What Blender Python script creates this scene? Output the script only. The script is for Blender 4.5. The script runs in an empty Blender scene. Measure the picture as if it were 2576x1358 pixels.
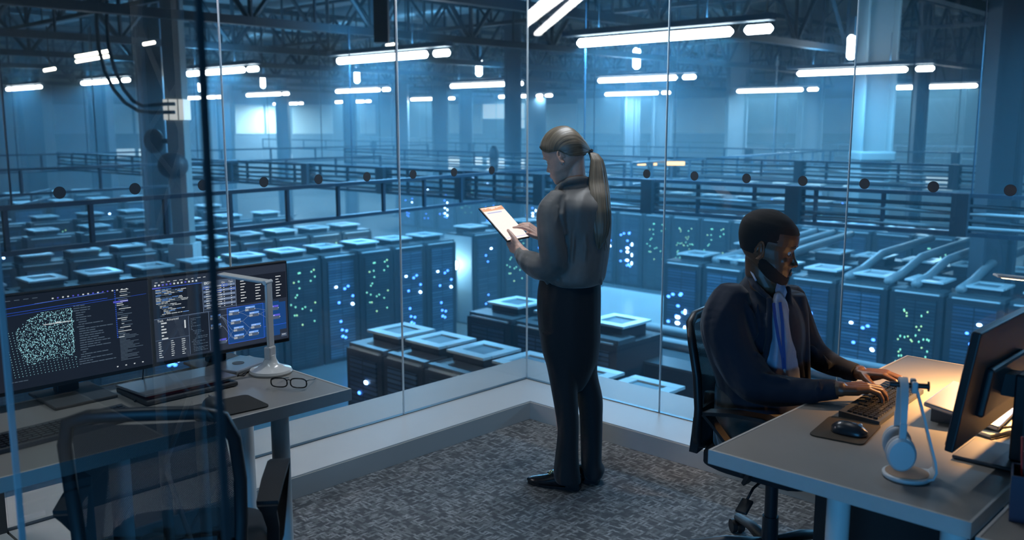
import bpy, bmesh, math, random
from mathutils import Vector, Matrix, Euler
random.seed(7)
C = bpy.context.scene.collection
PI = math.pi
R = math.radians
# ------------------------------------------------------------------ camera geometry (metres; room corner of the glass at the origin)
F = 2300.0; CX = 1288.0; CY = 679.0; TH = R(9.0903); AZ = R(43.5856)
CAM = Vector((3.6957, -4.0142, 1.65))
RT = Vector((math.cos(AZ), math.sin(AZ), 0)); FW = Vector((-math.sin(AZ), math.cos(AZ), 0))   # right / level forward of the view
def V(px, py, hd):
    """point seen at (px,py) at level distance hd from the photographer"""
    u = px - CX; v = py - CY
    f = F * math.cos(TH) - v * math.sin(TH); z = -(F * math.sin(TH) + v * math.cos(TH))
    t = hd / f
    return CAM + RT * (u * t) + FW * hd + Vector((0, 0, z * t))
# ------------------------------------------------------------------ materials
def srgb(h):
    return tuple(((int(h[i:i+2], 16) / 255) ** 2.2) for i in (0, 2, 4)) + (1,)
MATS = {}
def mat(name, col, rough=.5, metal=0.0, emit=None, es=0.0, noise=0.0, nscale=30, bump=0.0, bscale=200, spec=.5, coat=0, sheen=0, sample=False):
    if name in MATS: return MATS[name]
    m = bpy.data.materials.new(name); m.use_nodes = True
    nt = m.node_tree; b = nt.nodes['Principled BSDF']
    c = srgb(col) if isinstance(col, str) else tuple(col) + (1,)
    b.inputs['Base Color'].default_value = c
    b.inputs['Roughness'].default_value = rough; b.inputs['Metallic'].default_value = metal
    b.inputs['Specular IOR Level'].default_value = spec
    if coat: b.inputs['Coat Weight'].default_value = coat
    if sheen: b.inputs['Sheen Weight'].default_value = sheen
    if noise or bump:
        tc = nt.nodes.new('ShaderNodeTexCoord')
    if noise:
        n = nt.nodes.new('ShaderNodeTexNoise'); n.inputs['Scale'].default_value = nscale; n.inputs['Detail'].default_value = 4
        nt.links.new(tc.outputs['Object'], n.inputs['Vector'])
        mr = nt.nodes.new('ShaderNodeMapRange'); mr.inputs[1].default_value = .3; mr.inputs[2].default_value = .7
        mr.inputs[3].default_value = 1 - noise; mr.inputs[4].default_value = 1 + noise
        nt.links.new(n.outputs['Fac'], mr.inputs[0])
        mx = nt.nodes.new('ShaderNodeMix'); mx.data_type = 'RGBA'; mx.blend_type = 'MULTIPLY'; mx.inputs[0].default_value = 1
        mx.inputs[6].default_value = c
        nt.links.new(mr.outputs[0], mx.inputs[7]); nt.links.new(mx.outputs[2], b.inputs['Base Color'])
    if bump:
        n2 = nt.nodes.new('ShaderNodeTexNoise'); n2.inputs['Scale'].default_value = bscale; n2.inputs['Detail'].default_value = 3
        nt.links.new(tc.outputs['Object'], n2.inputs['Vector'])
        bp = nt.nodes.new('ShaderNodeBump'); bp.inputs['Strength'].default_value = bump; bp.inputs['Distance'].default_value = .004
        nt.links.new(n2.outputs['Fac'], bp.inputs['Height']); nt.links.new(bp.outputs[0], b.inputs['Normal'])
    if emit:
        e = srgb(emit) if isinstance(emit, str) else tuple(emit) + (1,)
        b.inputs['Emission Color'].default_value = e; b.inputs['Emission Strength'].default_value = es
        if not sample: m.cycles.emission_sampling = 'NONE'
    MATS[name] = m
    return m
def glass_mat(name, tint, refl=1.0, ior=1.45, rough=0.0):
    m = bpy.data.materials.new(name); m.use_nodes = True
    nt = m.node_tree; nt.nodes.clear()
    o = nt.nodes.new('ShaderNodeOutputMaterial'); t = nt.nodes.new('ShaderNodeBsdfTransparent'); g = nt.nodes.new('ShaderNodeBsdfGlossy')
    t.inputs[0].default_value = tuple(tint) + (1,); g.inputs['Roughness'].default_value = rough; g.inputs[0].default_value = (1, 1, 1, 1)
    fr = nt.nodes.new('ShaderNodeFresnel'); fr.inputs[0].default_value = ior
    geo = nt.nodes.new('ShaderNodeNewGeometry')
    mu = nt.nodes.new('ShaderNodeMath'); mu.operation = 'MULTIPLY'; mu.inputs[1].default_value = refl
    nb = nt.nodes.new('ShaderNodeMath'); nb.operation = 'SUBTRACT'; nb.inputs[0].default_value = 1
    nt.links.new(geo.outputs['Backfacing'], nb.inputs[1])
    m2 = nt.nodes.new('ShaderNodeMath'); m2.operation = 'MULTIPLY'
    nt.links.new(fr.outputs[0], mu.inputs[0]); nt.links.new(mu.outputs[0], m2.inputs[0]); nt.links.new(nb.outputs[0], m2.inputs[1])
    mx = nt.nodes.new('ShaderNodeMixShader')
    nt.links.new(m2.outputs[0], mx.inputs[0]); nt.links.new(t.outputs[0], mx.inputs[1]); nt.links.new(g.outputs[0], mx.inputs[2])
    nt.links.new(mx.outputs[0], o.inputs['Surface'])
    MATS[name] = m
    return m
# ------------------------------------------------------------------ mesh builder
class MB:
    def __init__(s): s.b = bmesh.new(); s.off = Vector((0, 0, 0)); s.mi = 0
    def _v(s, p): return s.b.verts.new(Vector(p) - s.off)
    def _f(s, vs):
        try: f = s.b.faces.new(vs); f.material_index = s.mi; return f
        except ValueError: return None
    def box(s, c, d, rot=None, bev=0, M=None):
        x, y, z = d[0]/2, d[1]/2, d[2]/2
        m = M if M else Matrix.Translation(c)
        if rot: m = m @ Euler(rot).to_matrix().to_4x4()
        if bev > 0:
            bb = bmesh.new(); bmesh.ops.create_cube(bb, size=1, matrix=Matrix.Diagonal((d[0], d[1], d[2], 1)))
            bmesh.ops.bevel(bb, geom=list(bb.edges), offset=min(bev, min(d)*.49), segments=2, profile=.5, affect='EDGES')
            mp = {}
            for v in bb.verts: mp[v.index] = s._v(m @ v.co)
            for f in bb.faces: s._f([mp[v.index] for v in f.verts])
            bb.free(); return s
        vs = [s._v(m @ Vector((a*x, b_*y, c_*z))) for a in (-1, 1) for b_ in (-1, 1) for c_ in (-1, 1)]
        for q in ((0,1,3,2),(4,6,7,5),(0,4,5,1),(2,3,7,6),(0,2,6,4),(1,5,7,3)): s._f([vs[i] for i in q])
        return s
    def bb(s, x0, x1, y0, y1, z0, z1, bev=0):
        return s.box(((x0+x1)/2, (y0+y1)/2, (z0+z1)/2), (abs(x1-x0), abs(y1-y0), abs(z1-z0)), bev=bev)
    def rings(s, rs, cap=True, close=False):
        vr = [[s._v(p) for p in r] for r in rs]
        n = len(vr[0]); m = len(vr)
        for i in range(m if close else m-1):
            a, b_ = vr[i], vr[(i+1) % m]
            for j in range(n): s._f((a[j], a[(j+1) % n], b_[(j+1) % n], b_[j]))
        if cap and not close: s._f(list(reversed(vr[0]))); s._f(vr[-1])
        return s
    def cyl(s, p0, p1, r0, r1=None, n=16, cap=True):
        r1 = r0 if r1 is None else r1
        p0 = Vector(p0); p1 = Vector(p1); d = (p1-p0).normalized()
        a = d.orthogonal().normalized(); b_ = d.cross(a)
        return s.rings([[p + (a*math.cos(2*PI*k/n) + b_*math.sin(2*PI*k/n))*r for k in range(n)] for p, r in ((p0, r0), (p1, r1))], cap)
    def tube(s, pts, r, n=8, cap=True):
        pts = [Vector(p) for p in pts]; rr = r if isinstance(r, (list, tuple)) else [r]*len(pts)
        rs = []; a = None
        for i, p in enumerate(pts):
            d = (pts[min(i+1, len(pts)-1)] - pts[max(i-1, 0)]).normalized()
            if a is None: a = d.orthogonal().normalized()
            a = (a - d*a.dot(d)).normalized(); b_ = d.cross(a)
            rs.append([p + (a*math.cos(2*PI*k/n) + b_*math.sin(2*PI*k/n))*rr[i] for k in range(n)])
        return s.rings(rs, cap)
    def strip(s, pts, w, t, up=(0, 0, 1), side=None):
        """flat band of width w (along side) and thickness t following pts"""
        pts = [Vector(p) for p in pts]; rs = []
        for i, p in enumerate(pts):
            d = (pts[min(i+1, len(pts)-1)] - pts[max(i-1, 0)]).normalized()
            sd = d.cross(Vector(up)); sd = sd.normalized() if sd.length > 1e-5 else d.orthogonal().normalized()
            if side: sd = Vector(side)
            nn = sd.cross(d).normalized(); ww = w[i] if isinstance(w, (list, tuple)) else w
            rs.append([p + sd*ww/2 + nn*t/2, p - sd*ww/2 + nn*t/2, p - sd*ww/2 - nn*t/2, p + sd*ww/2 - nn*t/2])
        return s.rings(rs)
    def lathe(s, prof, c=(0, 0, 0), n=32):
        c = Vector(c)
        return s.rings([[c + Vector((r*math.cos(2*PI*k/n), r*math.sin(2*PI*k/n), z)) for k in range(n)] for r, z in prof])
    def ell(s, c, r, M=None, n=16, m=10):
        """ellipsoid, radii r, optional 3x3 orientation"""
        c = Vector(c); rs = []
        for i in range(1, m):
            t = PI*i/m
            rs.append([c + (M @ Vector((r[0]*math.sin(t)*math.cos(2*PI*k/n), r[1]*math.sin(t)*math.sin(2*PI*k/n), -r[2]*math.cos(t))) if M else
                       Vector((r[0]*math.sin(t)*math.cos(2*PI*k/n), r[1]*math.sin(t)*math.sin(2*PI*k/n), -r[2]*math.cos(t)))) for k in range(n)])
        return s.rings(rs)
    def chain(s, pts, rad, n=10):
        """capsule chain: for remeshed limbs and fingers"""
        for i in range(len(pts)-1): s.cyl(pts[i], pts[i+1], rad[i], rad[i+1], n)
        for p, r in zip(pts, rad): s.ell(p, (r, r, r), n=n, m=6)
        return s
    def prism(s, poly, z0, z1, M=None):
        M = M or Matrix.Identity(4)
        return s.rings([[M @ Vector((x, y, z)) for x, y in poly] for z in (z0, z1)])
    def quad(s, a, b_, c, d): return s._f([s._v(p) for p in (a, b_, c, d)])
def obj(name, mb, m, parent=None, smooth=False, remesh=0, sm=0, sub=0):
    me = bpy.data.meshes.new(name)
    bmesh.ops.recalc_face_normals(mb.b, faces=mb.b.faces)
    mb.b.to_mesh(me); mb.b.free()
    for x in (m if isinstance(m, (list, tuple)) else [m]): me.materials.append(x)
    o = bpy.data.objects.new(name, me); C.objects.link(o)
    if smooth or remesh:
        for p in me.polygons: p.use_smooth = True
    if remesh:
        md = o.modifiers.new('r', 'REMESH'); md.mode = 'VOXEL'; md.voxel_size = remesh; md.use_smooth_shade = True
        if sm:
            ms = o.modifiers.new('s', 'SMOOTH'); ms.iterations = sm; ms.factor = .5
    if sub:
        ms = o.modifiers.new('b', 'SUBSURF'); ms.levels = sub; ms.render_levels = sub
    if smooth == 'auto':
        for p in me.polygons: p.use_smooth = True
        me.set_sharp_from_angle(angle=R(35))
    if parent is not None: o.parent = parent
    return o
def tag(o, label=None, cat=None, group=None, kind=None):
    if label: o['label'] = label
    if cat: o['category'] = cat
    if group: o['group'] = group
    if kind: o['kind'] = kind
    return o
def thing(name, label, cat, loc=(0, 0, 0), rz=0, group=None, kind=None):
    o = bpy.data.objects.new(name, None); o.empty_display_size = .05; C.objects.link(o)
    o.location = loc; o.rotation_euler = (0, 0, rz)
    return tag(o, label, cat, group, kind)
def copy_tree(o, parent=None, loc=None, rz=None, label=None, group=None):
    c = o.copy(); C.objects.link(c)
    if parent is not None: c.parent = parent
    if loc is not None: c.location = loc
    if rz is not None: c.rotation_euler = (0, 0, rz)
    if label: c['label'] = label
    if group: c['group'] = group
    for ch in list(KIDS(o)): copy_tree(ch, c)
    return c
def KIDS(o): return [x for x in C.objects if x.parent == o]
def struct(name, mb, m, smooth=False):
    return tag(obj(name, mb, m, None, smooth), kind='structure')
def area(name, loc, rot, sx, sy, power, col, parent=None, spread=180):
    l = bpy.data.lights.new(name, 'AREA'); l.shape = 'RECTANGLE'; l.size = sx; l.size_y = sy; l.energy = power; l.color = col; l.spread = R(spread)
    o = bpy.data.objects.new(name, l); C.objects.link(o); o.location = loc; o.rotation_euler = rot
    if parent is not None: o.parent = parent
    return o
HAZE = .012; LP = 570; OL = 44; BL = 170; WL = 30
# ------------------------------------------------------------------ camera, world, render look
sc = bpy.context.scene
cd = bpy.data.cameras.new('camera'); cam = bpy.data.objects.new('camera', cd); C.objects.link(cam)
cam.location = CAM; cam.rotation_euler = (PI/2 - TH, 0, AZ); cd.sensor_width = 36; cd.lens = 36*F/2576
cd.clip_start = .05; cd.clip_end = 300
cd.dof.use_dof = True; cd.dof.focus_distance = 3.75; cd.dof.aperture_fstop = 3.0; cd.dof.aperture_blades = 0
sc.camera = cam
sc.view_settings.view_transform = 'Standard'; sc.view_settings.look = 'None'; sc.view_settings.gamma = 1; sc.view_settings.use_curve_mapping = False
sc.view_settings.exposure = 0
sc.cycles.use_denoising = True; sc.cycles.use_adaptive_sampling = True; sc.cycles.adaptive_threshold = .07; sc.cycles.max_bounces = 5; sc.cycles.diffuse_bounces = 2; sc.cycles.glossy_bounces = 3
sc.cycles.transparent_max_bounces = 24; sc.cycles.volume_bounces = 0; sc.cycles.sample_clamp_indirect = 3; sc.cycles.sample_clamp_direct = 0
sc.cycles.caustics_reflective = False; sc.cycles.caustics_refractive = False
w = bpy.data.worlds.new('world'); sc.world = w; w.use_nodes = True
w.node_tree.nodes['Background'].inputs[0].default_value = (.02, .05, .075, 1); w.node_tree.nodes['Background'].inputs[1].default_value = .3
# ------------------------------------------------------------------ office room shell
PH = .103
carpet = bpy.data.materials.new('carpet'); carpet.use_nodes = True
nt = carpet.node_tree; b = nt.nodes['Principled BSDF']; tc = nt.nodes.new('ShaderNodeTexCoord')
mp = nt.nodes.new('ShaderNodeMapping'); mp.inputs['Scale'].default_value = (1, 1, 1); nt.links.new(tc.outputs['Object'], mp.inputs[0])
nz = nt.nodes.new('ShaderNodeTexNoise'); nz.inputs['Scale'].default_value = 60; nz.inputs['Detail'].default_value = 2
nt.links.new(mp.outputs[0], nz.inputs['Vector'])
vm = nt.nodes.new('ShaderNodeVectorMath'); vm.operation = 'MULTIPLY_ADD'; vm.inputs[1].default_value = (.016,)*3
nt.links.new(nz.outputs['Color'], vm.inputs[0]); nt.links.new(mp.outputs[0], vm.inputs[2])
br = []
for i, (sx, sy, off) in enumerate(((18, 62, .5), (62, 18, .4))):
    m2 = nt.nodes.new('ShaderNodeMapping'); m2.inputs['Scale'].default_value = (sx, sy, 1); nt.links.new(vm.outputs[0], m2.inputs[0])
    v = nt.nodes.new('ShaderNodeTexVoronoi'); v.feature = 'F1'; v.distance = 'CHEBYCHEV'; v.inputs['Scale'].default_value = 1; v.inputs['Randomness'].default_value = .75
    nt.links.new(m2.outputs[0], v.inputs['Vector']); br.append(v)
mxx = nt.nodes.new('ShaderNodeMath'); mxx.operation = 'MINIMUM'
nt.links.new(br[0].outputs['Distance'], mxx.inputs[0]); nt.links.new(br[1].outputs['Distance'], mxx.inputs[1])
n3 = nt.nodes.new('ShaderNodeTexNoise'); n3.inputs['Scale'].default_value = 400; n3.inputs['Detail'].default_value = 2; nt.links.new(tc.outputs['Object'], n3.inputs['Vector'])
ad = nt.nodes.new('ShaderNodeMath'); ad.operation = 'MULTIPLY_ADD'; ad.inputs[1].default_value = .25; nt.links.new(n3.outputs['Fac'], ad.inputs[0]); nt.links.new(mxx.outputs[0], ad.inputs[2])
cr = nt.nodes.new('ShaderNodeValToRGB'); cr.color_ramp.elements[0].position = .22; cr.color_ramp.elements[0].color = (.29, .31, .32, 1)
cr.color_ramp.elements[1].position = .58; cr.color_ramp.elements[1].color = (.072, .080, .088, 1)
nt.links.new(ad.outputs[0], cr.inputs[0]); nt.links.new(cr.outputs[0], b.inputs['Base Color']); b.inputs['Roughness'].default_value = .95
bp = nt.nodes.new('ShaderNodeBump'); bp.inputs['Strength'].default_value = .5; bp.inputs['Distance'].default_value = .004; bp.invert = True
nt.links.new(ad.outputs[0], bp.inputs['Height']); nt.links.new(bp.outputs[0], b.inputs['Normal'])
M_sill = mat('sill_laminate', (.50, .50, .48), .45, noise=.03, nscale=3, bump=.05)
M_base = mat('plinth_face', (.36, .36, .34), .5, noise=.03, nscale=3)
M_chan = mat('channel_metal', (.10, .11, .12), .35, .6, noise=.05)
M_ceil = mat('ceiling_paint', (.08, .085, .09), .8, noise=.04)
M_wall = mat('dark_wall_paint', (.045, .055, .065), .7, noise=.05)
struct('floor', MB().bb(-.4, 9, -9, .4, -.12, 0), carpet)
struct('ceiling', MB().bb(-.4, 9, -9, .4, 3.2, 3.35), M_ceil)
b = MB(); b.bb(0.013, .330, -2.95, -.013-0, 0.0, PH); b.bb(-.345, -.013, -9, .345, -.1, PH)
p = struct('trim_1', b, M_sill)
b = MB(); b.bb(.330, 9, -.330, -.013, 0, PH); b.bb(-.013, 9, .013, .345, -.1, PH)
struct('trim_2', b, M_sill)
b = MB(); b.bb(.013, .334, -9, -2.96, 0, PH); struct('trim_3', b, M_sill)
b = MB(); b.bb(.3305, .338, -9, -.338, 0.001, PH-.006); struct('baseboard_left', b, M_base)
b = MB(); b.bb(.3305, 9, -.338, -.3305, 0.001, PH-.006); struct('baseboard_right', b, M_base)
b = MB(); b.bb(-.013, .013, -2.95, .013, PH-.05, PH+.004); struct('trim_4', b, M_chan)
b = MB(); b.bb(.013, 9, -.013, .013, PH-.05, PH+.004); struct('trim_5', b, M_chan)
struct('wall_left', MB().bb(-.08, .02, -9, -2.955, PH, 3.2), M_wall)
struct('wall_rear', MB().bb(-.4, 9, -9.1, -9, -.1, 3.2), M_wall)
struct('wall_far_right', MB().bb(9, 9.1, -9, .4, -.1, 3.2), M_wall)
G = glass_mat('partition_glass', (.955, .975, .98), 1.0)
M_joint = mat('glass_joint', (.55, .66, .70), .3, .0, spec=.8)
M_dot = mat('frosted_dot', (.05, .06, .07), 1, spec=.05)
def pane(name, p0, p1, z0, z1, dots, label=None):
    """one glass panel from p0 to p1 (x,y), frosted safety dots as parts"""
    root = thing(name, None, None, (p0[0], p0[1], z0), kind='structure')
    a = Vector((p0[0], p0[1], 0)); c = Vector((p1[0], p1[1], 0)); d = (c-a); L = d.length; d.normalize()
    ang = math.atan2(d.y, d.x); Mx = Matrix.Rotation(ang, 4, 'Z')
    g = MB(); g.box(None, (L-.012, .012, z1-z0), M=Mx @ Matrix.Translation((L/2, 0, (z1-z0)/2)))
    obj('glass', g, G, root)
    e = MB(); e.box(None, (.0035, .0125, z1-z0), M=Mx @ Matrix.Translation((L, 0, (z1-z0)/2)))
    obj('joint', e, M_joint, root)
    for q in dots:
        k = MB(); cpt = d*q; n = Vector((-d.y, d.x, 0))
        side = 1 if (CAM-Vector((p0[0], p0[1], 1.6))).dot(n) > 0 else -1
        o0 = Vector((0, 0, 1.388-z0)) + cpt + n*side*.0065
        k.cyl(o0, o0 + n*side*.0008, .0235, n=40)
        obj('safety_dot', k, M_dot, root)
    return root
P = .978; z0, z1 = PH-.02, 3.2
pane('window_1', (0, -P), (0, 0), z0, z1, [P-.306, P-.598, P-.890])
pane('window_2', (0, -2*P), (0, -P), z0, z1, [2*P-1.191, 2*P-1.479, 2*P-1.774])
pane('window_3', (0, -2.95), (0, -2*P), z0, z1, [2.95-2.072, 2.95-2.369, 2.95-2.664])
pane('window_4', (0, 0), (P, 0), z0, z1, [.28, .572, .865])
pane('window_5', (P, 0), (2*P, 0), z0, z1, [1.158-P, 1.452-P, 1.742-P])
pane('window_6', (2*P, 0), (3*P, 0), z0, z1, [2.032-2*P, 2.325-2*P, 2.62-2*P])
for k in range(3, 6): pane('window_%d' % (k+4), (k*P, 0), ((k+1)*P, 0), z0, z1, [])
# glass screen standing close to the photographer, beside the left workplace
pane('window_10', (2.578, -3.42), (1.725, -3.42), 0.0, 3.2, [])
struct('trim_6', MB().bb(2.579, 2.585, -3.425, -3.415, 0, 3.2), M_chan)
# ------------------------------------------------------------------ data hall shell
FZ = -3.35; RZ = 7.2; HX0, HX1, HY0, HY1 = -52, 14, -26, 46
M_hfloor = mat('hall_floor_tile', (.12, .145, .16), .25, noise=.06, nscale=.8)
M_hwall = mat('hall_wall_panel', (.16, .19, .21), .7, noise=.08, nscale=.4)
M_roof = mat('roof_deck', (.24, .29, .31), .7, noise=.2, nscale=.3)
M_steel = mat('dark_steel', (.02, .026, .034), .55, .2, noise=.08)
M_col = mat('column_steel', (.07, .09, .11), .5, .1, noise=.06)
M_pale = mat('pale_column', (.27, .29, .28), .6, noise=.05)
struct('hall_floor', MB().bb(HX0, HX1, HY0, HY1, FZ-.2, FZ), M_hfloor)
struct('hall_ceiling', MB().bb(HX0, HX1, HY0, HY1, RZ, RZ+.2), M_roof)
struct('wall_hall_left', MB().bb(HX0-.3, HX0, HY0, HY1, FZ, RZ), M_hwall)
struct('wall_hall_far', MB().bb(HX0, HX1, HY1, HY1+.3, FZ, RZ), M_hwall)
struct('wall_hall_right', MB().bb(HX1, HX1+.3, HY0, HY1, FZ, RZ), M_wall)
struct('wall_hall_near', MB().bb(HX0, HX1, HY0-.3, HY0, FZ, RZ), M_wall)
# office box below its floor and above its ceiling, towards the hall
struct('wall_office_base', MB().bb(-.345, 9.1, -9.1, .345, FZ, -.125), M_wall)
# haze hanging in the hall
hz = bpy.data.materials.new('hall_haze'); hz.use_nodes = True; nt = hz.node_tree; nt.nodes.clear()
o = nt.nodes.new('ShaderNodeOutputMaterial'); vs = nt.nodes.new('ShaderNodeVolumeScatter')
vs.inputs['Color'].default_value = (.55, .85, 1, 1); vs.inputs['Density'].default_value = HAZE; vs.inputs['Anisotropy'].default_value = .1
nt.links.new(vs.outputs[0], o.inputs['Volume'])
hz.cycles.homogeneous_volume = True
e = .36
poly = [(HX0+.05, HY0+.05), (-e, HY0+.05), (-e, e), (HX1-.05, e), (HX1-.05, HY1-.05), (HX0+.05, HY1-.05)]
ho = obj('haze', MB().prism(poly, FZ+.01, RZ-.01), hz); tag(ho, 'bluish haze hanging through the whole server hall', 'haze', kind='stuff')
# ------------------------------------------------------------------ hall columns and wall bays
def column(name, x, y, w, m, label, base=FZ, top=RZ, panel=False, group=None):
    t = thing(name, label, 'column', (x, y, base), 0, group)
    b = MB(); h = top-base
    for s in (-1, 1): b.box((s*w/2, 0, h/2), (.03, w, h))
    b.box((0, 0, h/2), (w, .03, h)); obj('column_shaft', b, m, t)
    b = MB(); b.box((0, 0, .02), (w*1.6, w*1.6, .04)); obj('base_plate', b, m, t)
    return t
# ------------------------------------------------------------------ hall lamps
M_tube = mat('lamp_tube', (1, 1, 1), .4, emit=(.86, .95, 1), es=14)
M_hous = mat('lamp_housing', (.12, .16, .19), .5, noise=.05)
TEAL = (.13, .53, 1.0)
def lamp_label(i, j):
    rows = ('near', 'middle', 'far'); o = ('first', 'second', 'third', 'fourth', 'fifth', 'sixth', 'seventh')
    return 'glowing linear hall lamp, %s from the right in the %s row of lamps' % (o[j], rows[i])
LZ = 2.95
rowsL = [[(2.6, 7.7), (-4.7, 7.87), (-11.15, 7.75), (-18.2, 8.0), (-26.0, 8.35), (-33.5, 8.5)],
         [(-6.4, 19.0), (-12.7, 18.55), (-19.1, 18.3), (-26.4, 18.65), (-33.6, 18.8), (-40.3, 19.3)],
         [(-8.3, 30.45), (-14.4, 29.8), (-20.7, 29.2), (-26.9, 28.7), (-33.8, 28.9), (-42, 29.8), (-49.6, 30.2)]]
def hall_lamp(x, y, L, label, group, hang, power):
    t = thing('linear_hall_lamp', label, 'lamp', (x, y, LZ), 0, group)
    b = MB(); b.box((.18, 0, .16), (L+.9, .2, .1), bev=.02); obj('housing', b, M_hous, t)
    b = MB(); b.tube([(-L/2, 0, 0), (-L/2+.05, 0, 0), (L/2-.05, 0, .0), (L/2, 0, 0)], [.03, .07, .07, .03], 12)
    obj('tube', b, M_tube, t, True)
    b = MB(); b.tube([(L/2+.2, 0, 0), (L/2+.24, 0, 0), (L/2+.58, 0, 0), (L/2+.62, 0, 0)], [.03, .065, .065, .03], 12)
    obj('end_tube', b, M_tube, t, True)
    for s in (-1, 1):
        b = MB(); b.cyl((s*L*.35, 0, .2), (s*L*.35, 0, .9), .008); obj('hanging_wire', b, M_steel, t)
    if hang:
        b = MB(); b.tube([(0, 0, .3), (0, 0, .36), (0, 0, .84), (0, 0, .9)], [.05, .11, .11, .06], 12); obj('suspension_glint', b, M_tube, t, True)  # bright reflection on the suspension, built as a glowing tube
        b = MB(); b.box((0, 0, 1.1), (.16, .1, .5)); obj('hanger', b, M_hous, t)
    area('light', (0, 0, -.085), (0, 0, 0), L, .12, power*(1.6 if y > 25 else 1), (.34, .72, 1) if y > 25 else TEAL, t)
    if y < 25: area('up_light', (.18, 0, .225), (PI, 0, 0), L, .16, power*.22, TEAL, t)
    return t
for i, rw in enumerate(rowsL):
    for j, (x, y) in enumerate(rw):
        hall_lamp(x, y, 2.85, lamp_label(i, j), 'linear lamps hanging in the hall', i == 1, LP)
# small lit tubes imitating lamp reflections in the near glass
M_warm = mat('lamp_reflection_warm', (1, 1, 1), .4, emit=(1, .93, .8), es=6)
for k, (px, py, hd, L, lab) in enumerate(((232, 148, 19, .65, 'twin tubes imitating a lamp reflection high up at the left, above the cable loops'), (125, 177, 19, .22, 'tiny lit tube imitating a reflection below the roof truss at far left'),
        (375, 111, 19, .22, 'tiny lit tube imitating a reflection beside the dark column top'), (985, 114, 24, .25, 'small warm tube imitating a reflection above the bright tube beside the glass joint'))):
    c = V(px, py, hd); t = thing('lamp_reflection_tube', lab, 'lamp', c)
    b = MB()
    for q in ((-.05, .05) if k == 0 else (0,)):
        b.tube([(-L/2, -L*.3, q), (L/2, L*.3, q+L*.15)], .035, 8)
    obj('tube', b, M_warm, t, True)
    b = MB(); b.cyl((0, 0, .08), (0, 0, 3.6-c.z if c.z < 3.4 else .8), .012, n=6); obj('hanging_wire', b, M_steel, t)
# ------------------------------------------------------------------ roof trusses
def truss(name, label, pts, zb, zt, pan, m, r=.09, group=None):
    a, e_ = Vector(pts[0]), Vector(pts[1]); L = (e_-a).length; d = (e_-a)/L
    t = thing(name, label, 'roof truss', (a.x, a.y, zb), 0, group)
    o = Vector((0, 0, 0)); H = Vector((0, 0, zt-zb))
    b = MB(); b.strip([o, d*L], r*2, r*1.6); obj('bottom_chord', b, m, t)
    b = MB(); b.strip([H, H+d*L], r*2, r*1.6); obj('top_chord', b, m, t)
    n = max(2, int(L/pan)); b = MB(); b2 = MB()
    for k in range(n):
        p0 = d*(L*k/n); p1 = d*(L*(k+1)/n); pm = (p0+p1)/2
        b.cyl(p0, pm+H, r*.55, n=6); b.cyl(pm+H, p1, r*.55, n=6); b2.cyl(p0, p0+H, r*.5, n=6); b2.cyl(pm, pm+H, r*.32, n=6)
    tag(obj('diagonal_web', b, m, t), kind='stuff'); tag(obj('vertical_web', b2, m, t), kind='stuff')
    return t
for k, X in enumerate((-1.6, -7.15, -12.5, -18.3, -24.2, -30.4, -37, -44)):
    truss('roof_truss', 'dark steel roof truss running away from the glass, %s from the right' % ('first', 'second', 'third', 'fourth', 'fifth', 'sixth', 'seventh', 'eighth')[k],
          ((X, -12, 0), (X, 44, 0)), 3.6, 5.4, 2.9, M_steel, .1, 'long roof trusses')
for k, Y in enumerate((5.5, 14, 23, 32, 41)):
    truss('cross_truss', 'thinner dark cross truss under the roof, %s counted from the office' % ('first', 'second', 'third', 'fourth', 'fifth')[k],
          ((-50, Y, 0), (12, Y, 0)), 4.3, 5.5, 2.3, M_steel, .06, 'cross trusses')
M_duct = mat('air_duct', (.30, .36, .38), .35, .5, noise=.08, nscale=2)
for k, (x0, y0, x1, y1, z, r) in enumerate(((-40, 10.5, 6, 10.5, 6.0, .5), (-9.8, -8, -9.8, 40, 6.3, .4), (-40, 20, 8, 20, 6.1, .45), (-21.2, -8, -21.2, 40, 6.3, .4), (-5, 12.5, 3, 12.5, 4.9, .28))):
    b = MB(); b.cyl((x0, y0, z), (x1, y1, z), r, n=20)
    n = int(Vector((x1-x0, y1-y0)).length/2)
    for q in range(1, n):
        f = q/n; c = Vector((x0+(x1-x0)*f, y0+(y1-y0)*f, z)); dd = Vector((x1-x0, y1-y0, 0)).normalized()*.04
        b.cyl(c-dd, c+dd, r*1.05, n=20)
    tag(obj('air_duct', b, M_duct, None, 'auto'), 'round metal air duct under the roof, %s' % ('crossing the view nearest the glass', 'running away beside the right lamps', 'crossing the view farther back',
        'running away above the left racks', 'short and low beside the pale column')[k], 'duct', 'air ducts')
# ------------------------------------------------------------------ columns
def stand(px, py, hd): v = V(px, py, hd); return v.x, v.y
t = thing('pale_column', 'pale boxed column behind the left monitors with a lit white band', 'column', (*stand(457, 480, 18.5), FZ))
b = MB(); b.box((0, 0, (RZ-FZ)/2), (.34, .34, RZ-FZ), rot=(0, 0, AZ)); obj('column_shaft', b, M_pale, t)
b = MB(); M_band = mat('lit_band', (1, 1, .95), .4, emit=(1, .97, .88), es=.62)
zc = V(457, 276, 18.5).z-FZ; hh = .40
b.box((0, 0, zc), (.40, .40, hh), rot=(0, 0, AZ)); obj('lit_band', b, M_band, t)
b = MB()
for q in (-.095, .095): b.box(None, (.018, .03, hh), M=Matrix.Translation((0, 0, zc)) @ Matrix.Rotation(AZ, 4, 'Z') @ Matrix.Translation((q, -.2, 0)))
obj('band_bar', b, M_steel, t)
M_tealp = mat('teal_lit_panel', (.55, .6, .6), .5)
b = MB(); b.box((0, 0, 1.3), (.5, .5, 2.6), rot=(0, 0, AZ)); obj('column_sleeve', b, M_tealp, t)
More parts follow.
